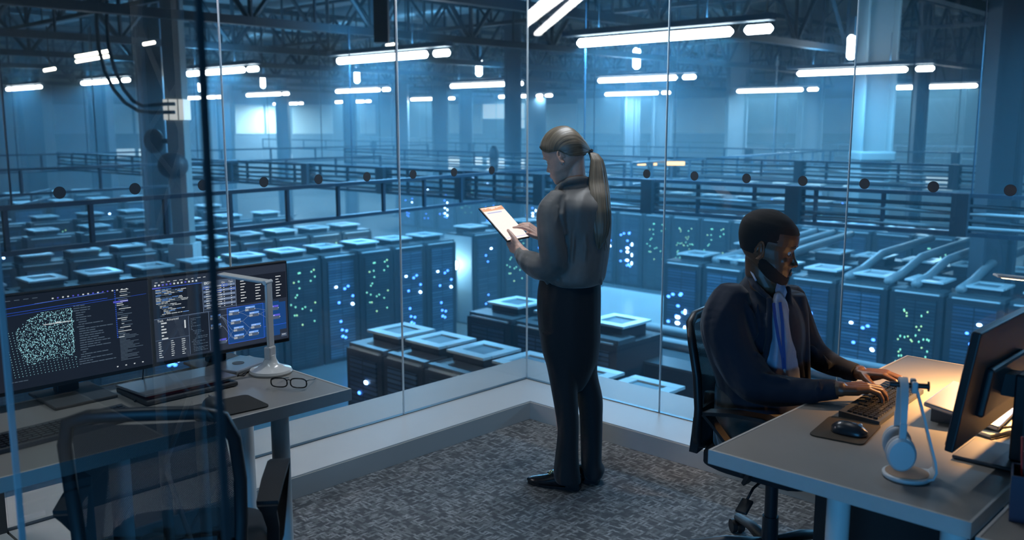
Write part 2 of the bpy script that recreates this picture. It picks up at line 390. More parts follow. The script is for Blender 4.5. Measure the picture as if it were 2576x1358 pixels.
b = MB(); b.ell((.1, -.2, V(477, 415, 18.5).z-FZ), (.3, .3, .27), n=14, m=8); obj('dark_camera_dome', b, M_steel, t, True)
b = MB(); b.ell((-.45, -.3, V(392, 355, 18.5).z-FZ), (.2, .2, .26), n=14, m=8); b.cyl((-.45, -.3, V(392, 355, 18.5).z-FZ), (0, 0, V(392, 355, 18.5).z-FZ), .05); obj('horn', b, M_steel, t, True)
def icol(px, hd, w, m, label, name='steel_column'):
    x, y = stand(px, 300, hd)
    t = thing(name, label, 'column', (x, y, FZ), AZ)
    b = MB(); h = RZ-FZ
    for s in (-1, 1): b.box((s*w/2, 0, h/2), (.05, w*.9, h))
    b.box((0, 0, h/2), (w, .05, h)); obj('column_shaft', b, m, t)
    b = MB(); b.box((0, 0, .03), (w*1.5, w*1.5, .06)); obj('base_plate', b, m, t)
    return t, h
icol(392, 24, .62, M_col, 'dark steel column left of the pale boxed column')
t, h = icol(2197, 25, .80, M_pale, 'pale steel column beside the right glass joint', 'pale_column')
b = MB(); zz = V(2197, 392, 25).z-FZ; b.box((0, -.05, zz), (.98, .9, .26), bev=.05); obj('collar', b, M_pale, t)
icol(2525, 15.5, .52, M_col, 'wide dark column at the far right of the hall')
icol(2312, 30, .35, M_col, 'slim dark column behind the pale right column')
for px, hd, w in ((960, 16, .24), (1290, 30, .5), (1107, 46, .7), (1172, 46, .6), (1348, 44, .9), (1590, 42, .6), (1665, 42, .8), (1852, 40, .75), (2037, 40, .85), (1010, 50, .7), (880, 50, .6), (712, 50, .6), (566, 50, .7), (255, 46, .9), (90, 46, 1.2), (2440, 40, .7)):
    if px == 960:
        x, y = stand(960, 60, hd); t = thing('hanging_post', 'dark square post hanging from the roof above the small warm lit tube', 'post', (x, y, V(960, 108, hd).z))
        b = MB(); b.box((0, 0, 2), (w, w, 4), rot=(0, 0, AZ)); obj('post_shaft', b, M_steel, t); continue
    icol(px, hd, w, M_col, 'distant dark hall column' + (' %s' % {1290: 'behind the woman, upper part by the trusses', 1107: 'left of two close together before the glass corner', 1172: 'right of two close together before the glass corner', 1348: 'just above the woman at the far wall',
        1590: 'first one right of the woman', 1665: 'beside the second right glass joint', 1852: 'above the seated man, left one', 2037: 'above the seated man, right one', 1010: 'beside the left glass joint at the far wall', 880: 'between the left lamps at the far wall',
        712: 'right of the pale wall windows', 566: 'right beside the pale boxed column', 255: 'at the far left wall by the lit strip', 90: 'at the far left end of the wall', 2440: 'near the right end of the far wall'}[px]))
# lit vertical strips on the far wall
M_strip = mat('lit_strip', (1, 1, 1), .5, emit=(.55, .92, 1), es=1.5)
M_glow = mat('wall_panel_emissive', (1, 1, 1), .5, emit=(.62, .92, 1), es=1.5)  # wall panels whose brightness is put into the material as emission
M_glow2 = mat('wall_panel_emissive_dim', (1, 1, 1), .5, emit=(.42, .62, .68), es=1.0)
def wallpt(px, py, force=None):
    # where the sight line meets the far walls
    d = V(px, py, 1) - CAM; t1 = (HX0+.05-CAM.x)/d.x if d.x < 0 else 1e9; t2 = (HY1-.05-CAM.y)/d.y if d.y > 0 else 1e9
    w = force if force is not None else (0 if t1 < t2 else 1)
    return CAM+d*(t1, t2)[w], w
def wall_panel(name, x0, y0, x1, y1, m, label, cat='wall panel', group=None):
    w = wallpt((x0+x1)/2, y0)[1]; p = wallpt(x0, y0, w)[0]; q = wallpt(x1, y1, w)[0]
    if w == 0: p.y = min(p.y, HY1-.3); q.y = min(q.y, HY1-.3)
    else: p.x = max(p.x, HX0+.3); q.x = max(q.x, HX0+.3)
    b = MB(); c = (p+q)/2
    t = 0.06
    if w == 0: b.bb(HX0+.003, HX0+t, p.y, q.y, p.z, q.z)
    else: b.bb(p.x, q.x, HY1-t, HY1-.003, p.z, q.z)
    return tag(obj(name, b, m), label, cat, group)
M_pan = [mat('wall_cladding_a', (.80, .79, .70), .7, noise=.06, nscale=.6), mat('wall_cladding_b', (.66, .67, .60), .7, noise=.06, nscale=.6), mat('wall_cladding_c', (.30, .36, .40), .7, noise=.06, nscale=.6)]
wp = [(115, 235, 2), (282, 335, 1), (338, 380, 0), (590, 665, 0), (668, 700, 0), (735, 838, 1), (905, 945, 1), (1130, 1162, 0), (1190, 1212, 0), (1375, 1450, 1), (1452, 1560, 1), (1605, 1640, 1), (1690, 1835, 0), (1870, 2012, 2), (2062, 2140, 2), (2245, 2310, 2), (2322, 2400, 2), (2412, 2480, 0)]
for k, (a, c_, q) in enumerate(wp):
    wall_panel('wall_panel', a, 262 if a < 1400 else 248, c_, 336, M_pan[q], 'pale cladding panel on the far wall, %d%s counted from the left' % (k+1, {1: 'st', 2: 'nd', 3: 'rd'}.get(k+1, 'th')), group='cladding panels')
for k, (a, c_, y0, y1, m, lab) in enumerate(((255, 268, 235, 350, M_strip, 'tall lit strip on the far left wall'), (1225, 1318, 398, 432, M_glow, 'bright low glowing wall panel behind the distant figure'), (1270, 1318, 300, 322, M_glow2, 'glowing upper wall panel above the glass corner'),
        (1215, 1318, 262, 298, M_glow2, 'glowing high wall panel left of the glass corner'), (1182, 1212, 395, 432, M_glow, 'narrow glowing wall panel left of the distant figure'), (1125, 1160, 395, 432, M_glow, 'narrow glowing wall panel between two columns'),
        (290, 340, 375, 395, M_glow2, 'low glowing wall panel left of the pale column'), (350, 385, 375, 395, M_glow, 'small glowing wall panel left of the pale column'), (700, 735, 388, 412, M_glow2, 'low glowing wall panel right of the pale column'),
        (2330, 2420, 440, 480, M_glow2, 'low glowing wall panel under the second right tray'))):
    wall_panel('glowing_wall_panel', a, y0, c_, y1, m, lab, 'window')
# ------------------------------------------------------------------ cable trays
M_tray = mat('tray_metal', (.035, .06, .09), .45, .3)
M_traylit = mat('tray_metal_lit', (.16, .24, .30), .35, .5)  # same tray metal, with lamp light put into a paler colour
M_cab = mat('cable_jacket', (.03, .035, .04), .5)
M_cab2 = mat('cable_jacket_grey', (.34, .36, .36), .4)
def tray(label, p0, p1, zt=.76, zb=.27, step=.92, cables=False, brackets=(), m=None, r=.032):
    m = m or M_tray
    a = Vector((*p0, 0)); e_ = Vector((*p1, 0)); L = (e_-a).length; d = (e_-a)/L; nrm = Vector((-d.y, d.x, 0))
    t = thing('cable_tray', label, 'cable tray', (a.x, a.y, zb), 0, 'cable trays hanging above the racks')
    h = zt-zb
    for z in (0, h):
        b = MB(); b.strip([Vector((0, 0, z)), d*L+Vector((0, 0, z))], r*3, r*1.6); obj('rail', b, m, t)
    n = min(int(L/step), 60); src = None
    for k in range(n+1):
        if src is None:
            b = MB(); b.box((0, 0, h/2), (r*1.5, r*1.5, h), rot=(0, 0, math.atan2(d.y, d.x))); src = obj('upright', b, m, t)
            o = src
        else:
            o = src.copy(); C.objects.link(o)
        o.location = d*(L*k/n)
    if cables:
        for q, z in enumerate((.07, .16, .26, .36)):
            b = MB(); pts = []
            for i in range(41): pts.append(d*(L*i/40) + nrm*random.uniform(-.03, .03) + Vector((0, 0, z+random.uniform(-.012, .012))))
            b.tube(pts, .028 if q != 0 else .034, 6); obj('cable_bundle', b, M_cab2 if q in (0, 2) else M_cab, t, True)
    for s in brackets:
        b = MB(); b.box(None, (.2, .25, h*1.1), M=Matrix.Translation(d*s+Vector((0, 0, h/2))) @ Matrix.Rotation(math.atan2(d.y, d.x), 4, 'Z')); obj('clamp_box', b, M_steel, t)
    for s in range(2, int(L), 6):
        b = MB(); b.cyl(d*s+Vector((0, 0, h)), d*s+Vector((0, 0, 3.6-zb)), .012, n=6); obj('hanging_rod', b, m, t)
    return t
tray('long open cable tray rising from the left edge towards the corner', (-6.7, -2.6), (-8.65, 12.6), step=.93)
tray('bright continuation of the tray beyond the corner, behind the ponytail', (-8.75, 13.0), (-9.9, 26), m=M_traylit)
tray('broad cable tray full of cables passing behind the man', (-26, 6.9), (3.5, 8.45), cables=True, brackets=(9.5, 12.5, 15, 17.2, 19.1, 21.3, 23.7, 25.9))
tray('second cable tray farther back on the right', (-24, 16.2), (9, 17.2), cables=True, brackets=(14, 17.5, 21, 24.5, 28), step=1.6)
tray('open cable tray at left behind the first one', (-15.2, -4), (-16.6, 12), step=1.6)
tray('far cable tray in the left haze', (-24, -6), (-26, 22), step=2)
tray('far cable tray crossing below the wall panels', (-44, 25), (6, 26.5), step=2, brackets=(10, 17, 24, 31, 38, 44))
tray('farthest cable tray in the haze', (-48, 34), (6, 35), step=2.4)
tray('cable tray seen low above the left racks', (-13, -3.5), (-26, 6.6), zt=-.35, zb=-.6, step=1.6)
# black cable loops hanging at the left
for k, (dx, lab) in enumerate(((-4, 'outer black cable loop swinging to the left column'), (22, 'inner black cable loop swinging to the left column'))):
    pts = [V(x+dx*a, y-dx*.8*(1-a), 17) for x, y, a in ((246, -30, 1), (247, 60, 1), (252, 120, 1), (268, 180, 1), (290, 225, 1), (318, 258, .8), (350, 277, .4), (385, 280, .1), (418, 279, 0), (440, 279, 0))]
    b = MB(); b.tube(pts, .034, 8); tag(obj('hanging_cable', b, M_cab, None, True), lab, 'cable', 'black cable loops')
# distant man-sized silhouette crate on the tray
c = V(1243, 400, 24)
b = MB(); b.ell(c+Vector((0, 0, .12)), (.13, .13, .24), n=14, m=8); b.cyl(c-Vector((0, 0, .35)), c, .09, .13)
tag(obj('junction_drum', b, M_col, None, True), 'dark rounded drum on the far tray before the glowing wall panel', 'drum')
# amber lights
M_amb = mat('amber_light', (1, .8, .4), .4, emit=(1, .62, .22), es=2.2)
for k, (px, wd) in enumerate(((1646, .12), (1700, .42), (1614, .2))):
    b = MB(); b.box(V(px, 411, 22), (wd, .06, .09), rot=(0, 0, AZ)); tag(obj('amber_lamp', b, M_amb), 'small amber lamp on the bright tray, %s' % ('middle one', 'the longest', 'faint one at left')[k], 'lamp', 'amber lamps')
# ------------------------------------------------------------------ server racks
def stripes_mat(name, c0, c1, sc_=(1, 1, 1), em=0.0):
    m = bpy.data.materials.new(name); m.use_nodes = True; nt = m.node_tree; b = nt.nodes['Principled BSDF']
    tc = nt.nodes.new('ShaderNodeTexCoord'); mp = nt.nodes.new('ShaderNodeMapping'); mp.inputs['Rotation'].default_value = (PI/2, 0, 0)
    nt.links.new(tc.outputs['Object'], mp.inputs[0])
    br = nt.nodes.new('ShaderNodeTexBrick'); br.offset = 0; br.inputs['Scale'].default_value = 1; br.inputs['Brick Width'].default_value = .33; br.inputs['Row Height'].default_value = .058
    br.inputs['Mortar Size'].default_value = .009; br.inputs['Color1'].default_value = tuple(c0)+(1,); br.inputs['Color2'].default_value = tuple(c1)+(1,); br.inputs['Mortar'].default_value = (.006, .008, .012, 1)
    nt.links.new(mp.outputs[0], br.inputs['Vector']); nt.links.new(br.outputs['Color'], b.inputs['Base Color']); b.inputs['Roughness'].default_value = .4
    return m
M_rack = mat('rack_cabinet', (.018, .022, .028), .5, noise=.05)
M_racktop = mat('rack_top', (.10, .12, .13), .35, .3)
M_fr = mat('vent_frame', (.86, .92, .92), .28, .1)
M_gr = mat('vent_grille', (.16, .22, .25), .4)
M_door = [stripes_mat('server_fronts_a', (.02, .045, .085), (.075, .12, .18)), stripes_mat('server_fronts_b', (.02, .035, .05), (.05, .075, .09)), stripes_mat('server_fronts_c', (.035, .08, .14), (.12, .21, .30))]
M_lb = mat('blue_status_light', (0, 0, 1), .4, emit=(.06, .25, 1), es=6)
M_lw = mat('bright_blue_status_light', (0, 0, 1), .4, emit=(.33, .58, 1), es=16)
M_lg = mat('green_status_light', (0, 1, .5), .4, emit=(.35, .95, .72), es=1.2)
M_ly = mat('yellow_green_status_light', (0, 1, .5), .4, emit=(.60, .95, .40), es=1.3)
RH = 2.25
def rack_proto(kind, w, label):
    r = thing('server_rack', label, 'server rack', (0, 0, FZ))
    d = 1.0
    b = MB(); b.box((0, d/2, RH/2), (w-.03, d, RH)); obj('cabinet', b, M_rack, r)
    b = MB(); b.box((0, -.012, RH*.5), (w*.72, .02, RH*.92)); obj('door', b, M_door[kind % 3], r)
    b = MB(); b.box((0, d*.22, RH+.03), (w-.05, d*.36, .06)); obj('cable_hood', b, M_racktop, r)
    b = MB(); s = min(.31, w*.42)
    for (x, y, sx, sy) in ((0, -s+.06, 2*s, .13), (0, s-.06, 2*s, .13), (-s+.06, 0, .13, 2*s-.26), (s-.06, 0, .13, 2*s-.26)): b.box((x, d*.6+y, RH+.17), (sx, sy, .03))
    fr = obj('vent_frame', b, M_fr, r)
    b = MB(); b.box((0, d*.6, RH+.08), (2*s-.1, 2*s-.1, .16)); obj('vent_box', b, M_rack, r)
    b = MB(); b.box((0, d*.6, RH+.162), (2*s-.24, 2*s-.24, .012)); obj('vent_grille', b, M_gr, r)
    b = MB(); b.box((0, .03, RH+.012), (w*.8, .06, .02)); obj('front_lip', b, M_fr, r)
    rnd = random.Random(kind*31+5)
    def lights(n, m, x0, x1, zz0, zz1, sx, sz, name):
        b = MB()
        for _ in range(n): b.ell((rnd.uniform(x0, x1)*w, -.035, rnd.uniform(zz0, zz1)), (sx, .012, sz), n=8, m=5)
        o = obj(name, b, m, r, True); tag(o, kind='stuff')
    k = kind
    if k == 0:      # cluster of blue lamps
        b = MB()
        for z in (1.2, 1.08, .82): b.ell((-.05, -.04, z), (.055, .014, .036), n=10, m=6)
        for z in (1.33, 1.0, .74): b.ell((.12, -.04, z), (.026, .014, .055), n=10, m=6)
        tag(obj('bright_lights', b, M_lw, r, True), kind='stuff')
        lights(14, M_lb, -.32, .1, .5, 1.75, .04, .03, 'blue_lights')
    elif k == 1: lights(16, M_lg, -.33, .33, .3, 2.05, .016, .018, 'green_lights'); lights(5, M_ly, -.33, .33, .3, 2.05, .016, .018, 'yellow_lights')
    elif k == 2: lights(3, M_lw, -.2, .3, .7, 1.9, .034, .024, 'bright_lights'); lights(10, M_lb, -.1, .33, .5, 1.7, .032, .026, 'blue_lights')
    elif k == 3: lights(5, M_lb, -.3, .3, .4, 2.0, .028, .022, 'blue_lights'); lights(1, M_lw, .1, .3, 1.3, 1.9, .04, .026, 'bright_lights')
    elif k == 4: lights(34, M_ly, -.3, .3, .5, 2.05, .013, .014, 'yellow_lights'); lights(26, M_lg, -.3, .3, .5, 2.05, .012, .02, 'green_lights')
    elif k == 5:    # vertical strips of blue lights
        b = MB()
        for z in range(9): b.ell((.1, -.04, .8+z*.12), (.02, .014, .04), n=8, m=5)
        tag(obj('blue_lights', b, M_lb, r, True), kind='stuff')
    return r
ORD = ['first', 'second', 'third', 'fourth', 'fifth', 'sixth', 'seventh', 'eighth', 'ninth', 'tenth', 'eleventh', 'twelfth', 'thirteenth', 'fourteenth', 'fifteenth', 'sixteenth', 'seventeenth']
PROTO = {}
def row(x, y, dx, dy, n, face, kinds, desc, group, w=.9, z=FZ):
    """n racks from (x,y), stepping (dx,dy); face = rotation about z"""
    for i in range(n):
        k = kinds[i % len(kinds)]; key = (k, round(w, 2)); lab = 'server rack, %s %s' % (ORD[i], desc)
        if key not in PROTO:
            r = rack_proto(k, w, lab); PROTO[key] = r; r.location = (x+dx*i, y+dy*i, z); r.rotation_euler = (0, 0, face); r['group'] = group
        else: copy_tree(PROTO[key], loc=(x+dx*i, y+dy*i, z), rz=face, label=lab, group=group)
FX, FYN, FYP, FXN = PI/2, 0, PI, -PI/2
row(-12.0, -3.2, 0, .95, 15, FX, [3, 1, 0, 1, 1, 2, 1, 0, 3, 1, 1, 2, 1, 2, 2], 'from the left in the long row behind the desk lamp', 'racks of the long row', .93)
row(-15.2, -3.2, 0, .95, 15, FX, [3, 1, 2, 3, 1, 3, 2, 3, 0], 'from the left in the second long row', 'racks of the second long row', .93)
for q, (X, n, dsc) in enumerate(((-19.6, 15, 'third'), (-23.0, 15, 'fourth'), (-28.5, 15, 'fifth'), (-33, 15, 'sixth'))):
    row(X, -7, 0, 1.25, n, FX, [2, 3, 0, 1, 2, 0, 3], 'from the left in the %s long row' % dsc, 'racks of the %s long row' % dsc, 1.15)
row(-5.1, 2.6, .74, 0, 6, FYN, [3, 2, 1, 3], 'from the left in the short row just below the sill', 'racks just below the sill', .72)
row(-5.3, 4.95, .92, 0, 3, FYN, [3, 2, 2], 'from the left in the row behind the woman', 'racks behind the woman', .9)
row(-6.15, 11.2, .9, 0, 13, FYN, [0, 2, 1, 0, 2, 4, 3, 4, 5, 3, 5, 3], 'from the left in the row behind the man', 'racks behind the man', .88)
row(-6.15, 14.6, .9, 0, 13, FYP, [3], 'from the left in the back row behind the man', 'back row racks behind the man', .88)
row(-14.0, 18.8, 1.0, 0, 12, FYN, [2, 0, 1, 4, 1, 4, 2, 0], 'from the left in the pale row across the aisle', 'racks across the aisle', .98)
row(-1.0, 16.6, 1.0, 0, 8, FYN, [5, 3, 5, 5, 3], 'from the left in the dark row at the right', 'dark racks at the right', .98)
row(-12.5, 12.1, 0, 1.0, 4, FX, [3, 1, 3, 1], 'in the group beside the white glow', 'racks beside the white glow', .98)
row(-31, 25, 1.4, 0, 16, FYN, [2, 3, 0, 1], 'from the left in the hazy row', 'racks of the hazy row', 1.3)
row(-38, 33, 1.6, 0, 17, FYN, [3, 2], 'from the left in the farthest hazy row', 'racks of the farthest hazy row', 1.5)
# added lamp and glow imitating a highlight on a cabinet side
t = thing('added_glow_lamp', 'round white added lamp imitating a highlight on the dark cabinet side', 'lamp', (-13.05, 11.5, -1.87))
M_addglow = mat('added_glow_lens', (1, 1, 1), .4, emit=(.75, .97, 1), es=7)
b = MB(); b.ell((0, 0, 0), (.10, .05, .12), n=20, m=12); obj('lamp_globe', b, M_addglow, t, True)
b = MB(); b.cyl((0, 0, -.1), (0, 0, FZ+1.87), .02); obj('lamp_stand', b, M_steel, t)
pl = bpy.data.lights.new('added_glow', 'POINT'); pl.energy = 70; pl.color = (.5, .9, 1); pl.shadow_soft_size = .1
po = bpy.data.objects.new('added_glow', pl); C.objects.link(po); po.parent = t; po.location = (0, -.28, 0)
b = MB(); b.box((-13.0, 11.56, FZ+1.13), (1.0, .03, 2.2)); tag(obj('end_panel', b, mat('end_panel_paint', (.16, .22, .27), .6)), 'smooth blue-grey panel closing the rack row, added to catch the lamp glow', 'panel')  # paler plate added so the glow shows on the dark rack side
b = MB(); b.bb(-13.5, -5.5, 13.2, 18.2, FZ, FZ+.012); tag(obj('pale_lit_floor', b, mat('pale_lit_tile', (.75, .82, .82), .25, noise=.05, nscale=.5)), kind='structure')  # pale slab; lamp light on the aisle floor put into its colour
# slanting ducts on the racks behind the man
M_hose = mat('duct_hose', (.34, .36, .37), .4, noise=.05)
for i, x in enumerate((-2.9, -2.2, -1.75, -1.05)):
    b = MB(); b.tube([(x, 11.4, -.98), (x, 12.0, -.92), (x+.02, 12.8, -.72), (x+.03, 13.4, -.7), (x+.03, 15.3, -.66)], .075, 10)
    tag(obj('duct_hose', b, M_hose, None, True), 'slanting grey pipe on the racks, %s of the right group' % ORD[i], 'pipe', 'pipes lying on the racks')
for i, x in enumerate((-5.6, -5.2, -4.8)):
    b = MB(); b.tube([(x, 11.5, -.98), (x+.1, 12.6, -.9), (x+.3, 15.2, -.7)], .08, 10)
    tag(obj('duct_hose', b, M_hose, None, True), 'grey pipe on the racks beside the man\'s head, %s from the left' % ORD[i], 'pipe', 'pipes lying on the racks')

# closed dark aisle box in front of the racks, with grey pipes along its back edge
t = thing('aisle_enclosure', 'dark flat-topped enclosure below the sill right of the woman', 'enclosure', (-1.9, 5.6, FZ))
b = MB(); b.box((.0, .9, 1.0-.03), (5.2, 1.9, 1.93)); obj('enclosure_body', b, M_rack, t)
b = MB(); b.box((0, .9, 1.94), (5.25, 1.95, .03)); obj('roof_plate', b, M_racktop, t)
b = MB()
for (x, z) in ((-.3, 1.62), (-.3, 1.5), (-1.2, 1.25)): b.ell((x, -.07, z), (.045, .014, .03), n=8, m=5)
tag(obj('blue_lights', b, M_lb, t, True), kind='stuff')
for k, y in enumerate((6.35, 7.0)):
    b = MB(); b.tube([(-4.6, y, -1.33), (1.2, y, -1.33)], .07, 10); tag(obj('long_pipe', b, M_hose, None, True), ('front', 'rear')[k] + ' straight grey pipe on the dark enclosure', 'pipe', 'straight grey pipes')
# slanting office lamp pair that the right-hand glass mirrors
for k, (a, c_) in enumerate((((-5.2, -5.45), (-2.6, -3.3)), ((-5.55, -6.25), (-2.4, -3.45)))):
    a = Vector((*a, 2.95)); c_ = Vector((*c_, 2.95)); d = c_-a
    t = thing('slanting_lamp', ('wide', 'narrow')[k] + ' slanting lamp mirrored in the glass above the woman', 'lamp', (a+c_)/2, math.atan2(d.y, d.x), 'slanting lamps')
    b = MB(); b.box((0, 0, 0), (d.length, (.20, .10)[k], .05), bev=.01); obj('diffuser', b, mat('strong_tube', (1, 1, 1), .4, emit=(1, .93, .93), es=45), t)
    b = MB(); b.box((0, 0, .05), (d.length, .18, .05)); obj('housing', b, M_hous, t)
# ------------------------------------------------------------------ office light
M_panel = mat('ceiling_lamp_diffuser', (1, 1, 1), .4, emit=(1, .93, .92), es=4)
def ceiling_lamp(x, y, L, rz, label, power, col):
    t = thing('ceiling_lamp', label, 'lamp', (x, y, 2.95), rz, 'slim ceiling lamps of the office')
    b = MB(); b.box((0, 0, .02), (L, .12, .05), bev=.005); obj('lamp_housing', b, M_hous, t)
    b = MB(); b.box((0, 0, -.009), (L-.02, .09, .008)); obj('diffuser', b, M_panel, t)
    for s in (-1, 1):
        b = MB(); b.cyl((s*L*.4, 0, .04), (s*L*.4, 0, .25), .004, n=6); obj('suspension_wire', b, M_steel, t)
    area('light', (0, 0, -.016), (0, 0, 0), L-.02, .09, power, col, t)
ceiling_lamp(.95, -.75, 1.3, PI/2, 'slim lamp near the glass corner ceiling', OL*.75, (.85, .92, 1))
ceiling_lamp(2.3, -1.0, 1.3, PI/2, 'slim lamp above the seated man', OL*.05, (.85, .92, 1))
ceiling_lamp(1.0, -3.3, 1.3, PI/2, 'slim lamp above the left desks', OL*.22, (.7, .88, 1))
# blue daylight tube wall of the neighbouring office zone, behind the photographer
t = thing('light_panel_wall', 'long blue lit panel standing behind the photographer', 'lamp', (5.6, -8.0, 0), R(12))
b = MB(); b.box((0, 0, .62), (3.8, .08, .9), bev=.01); obj('panel_frame', b, M_hous, t)
area('light', (0, .06, .62), (PI/2, 0, R(0)), 3.6, .75, BL, (.08, .45, 1), t)

# exhibition truss standing past the end of the left desks; the near glass mirrors it
M_alt = mat('truss_aluminium', (.55, .54, .52), .5, .2)
t = thing('truss_tower', 'light metal truss tower standing past the left desk end, mirrored in the near glass', 'truss tower', (.83, -4.36, 0))
q_ = .14; b = MB()
for x in (-q_, q_):
    for y in (-q_, q_): b.cyl((x, y, .02), (x, y, 3.18), .019, n=12)
obj('main_tubes', b, M_alt, t, 'auto')
b = MB(); n = 8
for i in range(n):
    za = .08+i*3.05/n; zb_ = .08+(i+1)*3.05/n; s_ = 1 if i % 2 else -1
    for y in (-q_, q_): b.cyl((-q_*s_, y, za), (q_*s_, y, zb_), .009, n=8)
    for x in (-q_, q_): b.cyl((x, -q_*s_, za), (x, q_*s_, zb_), .009, n=8)
tag(obj('diagonal_braces', b, M_alt, t), kind='stuff')
b = MB(); b.box((0, 0, .01), (.45, .45, .02)); obj('base_plate', b, M_alt, t)
t = thing('added_spotlight', 'small added spotlight brightening the truss tower for its reflection', 'lamp', (1.0, -3.75, 3.12))  # spotlight added so the mirrored truss tower shows bright enough
b = MB(); b.cyl((0, 0, -.06), (0, 0, .08), .05, n=20); obj('spot_housing', b, M_hous, t, 'auto')
sl_ = bpy.data.lights.new('spot', 'SPOT'); sl_.energy = 260; sl_.spot_size = R(46); sl_.spot_blend = .6; sl_.color = (1, .9, .82); sl_.shadow_soft_size = .04
so_ = bpy.data.objects.new('spot', sl_); C.objects.link(so_); so_.parent = t; so_.location = (0, 0, -.065)
so_.rotation_euler = (Vector((.83, -4.40, .9))-Vector((1.0, -3.75, 3.05))).to_track_quat('-Z', 'Y').to_euler()
# ------------------------------------------------------------------ desks
M_desk = mat('desk_laminate', (.23, .22, .205), .38, noise=.04, nscale=5, bump=.04, bscale=350)
M_edge = mat('desk_edge_band', (.46, .45, .43), .45, noise=.03)
M_leg = mat('desk_leg_paint', (.62, .62, .60), .35)
M_blk = mat('black_plastic', (.012, .013, .015), .45, bump=.05, bscale=800)
M_blk2 = mat('black_satin', (.02, .022, .026), .28)
M_dkgrey = mat('dark_grey_plastic', (.05, .055, .06), .5)
M_alu = mat('aluminium', (.42, .43, .44), .32, .85)
M_wht = mat('white_plastic', (.62, .62, .61), .22, coat=.3)
M_fab = mat('black_fabric', (.010, .011, .014), .9, bump=.3, bscale=900)
def desk(label, x0, x1, y0, y1, legs, group):
    t = thing('desk', label, 'desk', (x0, y0, 0), 0, group)
    b = MB(); b.off = Vector((x0, y0, 0)); b.bb(x0+.006, x1-.006, y0+.006, y1-.006, .709, .7455); obj('desktop', b, M_desk, t)
    b = MB(); b.off = Vector((x0, y0, 0))
    for a in ((x0, x0+.007, y0, y1), (x1-.007, x1, y0, y1), (x0+.007, x1-.007, y0, y0+.007), (x0+.007, x1-.007, y1-.007, y1)): b.bb(*a, .706, .7465)
    obj('edge_band', b, M_edge, t)
    for (lx, ly) in legs:
        b = MB(); b.off = Vector((x0, y0, 0)); b.cyl((lx, ly, .004), (lx, ly, .708), .03, n=28); lg = obj('leg', b, M_leg, t, 'auto')
        b = MB(); b.off = Vector((x0, y0, 0)); b.cyl((lx, ly, 0), (lx, ly, .012), .034, n=28); obj('foot_cap', b, M_dkgrey, lg, 'auto')
    return t
desk('grey desk at the left carrying the monitors and the white lamp', .523, 1.19, -4.0, -2.185, [(1.09, -2.41), (.60, -2.26), (1.09, -3.9), (.60, -3.9)], 'office desks')
desk('grey desk at the right where the man types', 2.402, 3.095, -1.855, -.39, [(2.745, -1.765), (2.47, -.47), (3.03, -.47), (3.04, -1.79)], 'office desks')
desk('neighbouring desk at the bottom right corner holding the pen cup', 3.125, 3.85, -1.925, -.45, [(3.2, -1.83), (3.75, -1.83), (3.2, -.55), (3.75, -.55)], 'office desks')
b = MB(); b.bb(2.56, 3.07, -1.50, -1.44, .25, .70); b.bb(2.9, 3.06, -1.44, -.7, .25, .70)
tag(obj('modesty_panel', b, M_blk), 'black screen board under the right desk', 'panel')
t = thing('drawer_pedestal', 'dark drawer pedestal under the left desk at the picture edge', 'cabinet', (.87, -3.60, 0))
b = MB(); b.box((0, 0, .345), (.5, .42, .63), bev=.005); obj('pedestal_body', b, M_dkgrey, t)
for k in range(3):
    b = MB(); b.box((.258, 0, .13+k*.205), (.016, .40, .195), bev=.003); o = obj('drawer_front', b, M_dkgrey, t)
    b = MB(); b.box((.270, 0, .19+k*.205), (.008, .14, .012)); obj('handle', b, M_alu, o)
for sx_, sy_ in ((-.2, -.16), (.2, -.16), (-.2, .16), (.2, .16)):
    b = MB(); b.cyl((sx_, sy_, 0), (sx_, sy_, .035), .02); obj('foot', b, M_blk, t)
# ------------------------------------------------------------------ screens: user interface marks as flat emissive shapes
U = dict(bg=mat('screen_dark', (.004, .005, .007), .25, emit=(.010, .014, .024), es=1),
         panel=mat('ui_panel', (0, 0, 0), .5, emit=(.022, .030, .050), es=1), navy=mat('ui_navy', (0, 0, 0), .5, emit=(.010, .055, .20), es=1),
         text=mat('ui_text', (0, 0, 0), .5, emit=(.75, .78, .80), es=.9), dim=mat('ui_text_dim', (0, 0, 0), .5, emit=(.10, .14, .19), es=1),
         blue=mat('ui_blue', (0, 0, 0), .5, emit=(.03, .12, .8), es=1), lblue=mat('ui_light_blue', (0, 0, 0), .5, emit=(.16, .36, .85), es=1), grey=mat('ui_grey', (0, 0, 0), .5, emit=(.07, .10, .16), es=1),
         cyan=mat('ui_cyan_dot', (0, 0, 0), .5, emit=(.42, .84, .92), es=1.7), line=mat('ui_line', (0, 0, 0), .5, emit=(.16, .22, .34), es=1), violet=mat('ui_violet', (0, 0, 0), .5, emit=(.10, .10, .62), es=1))
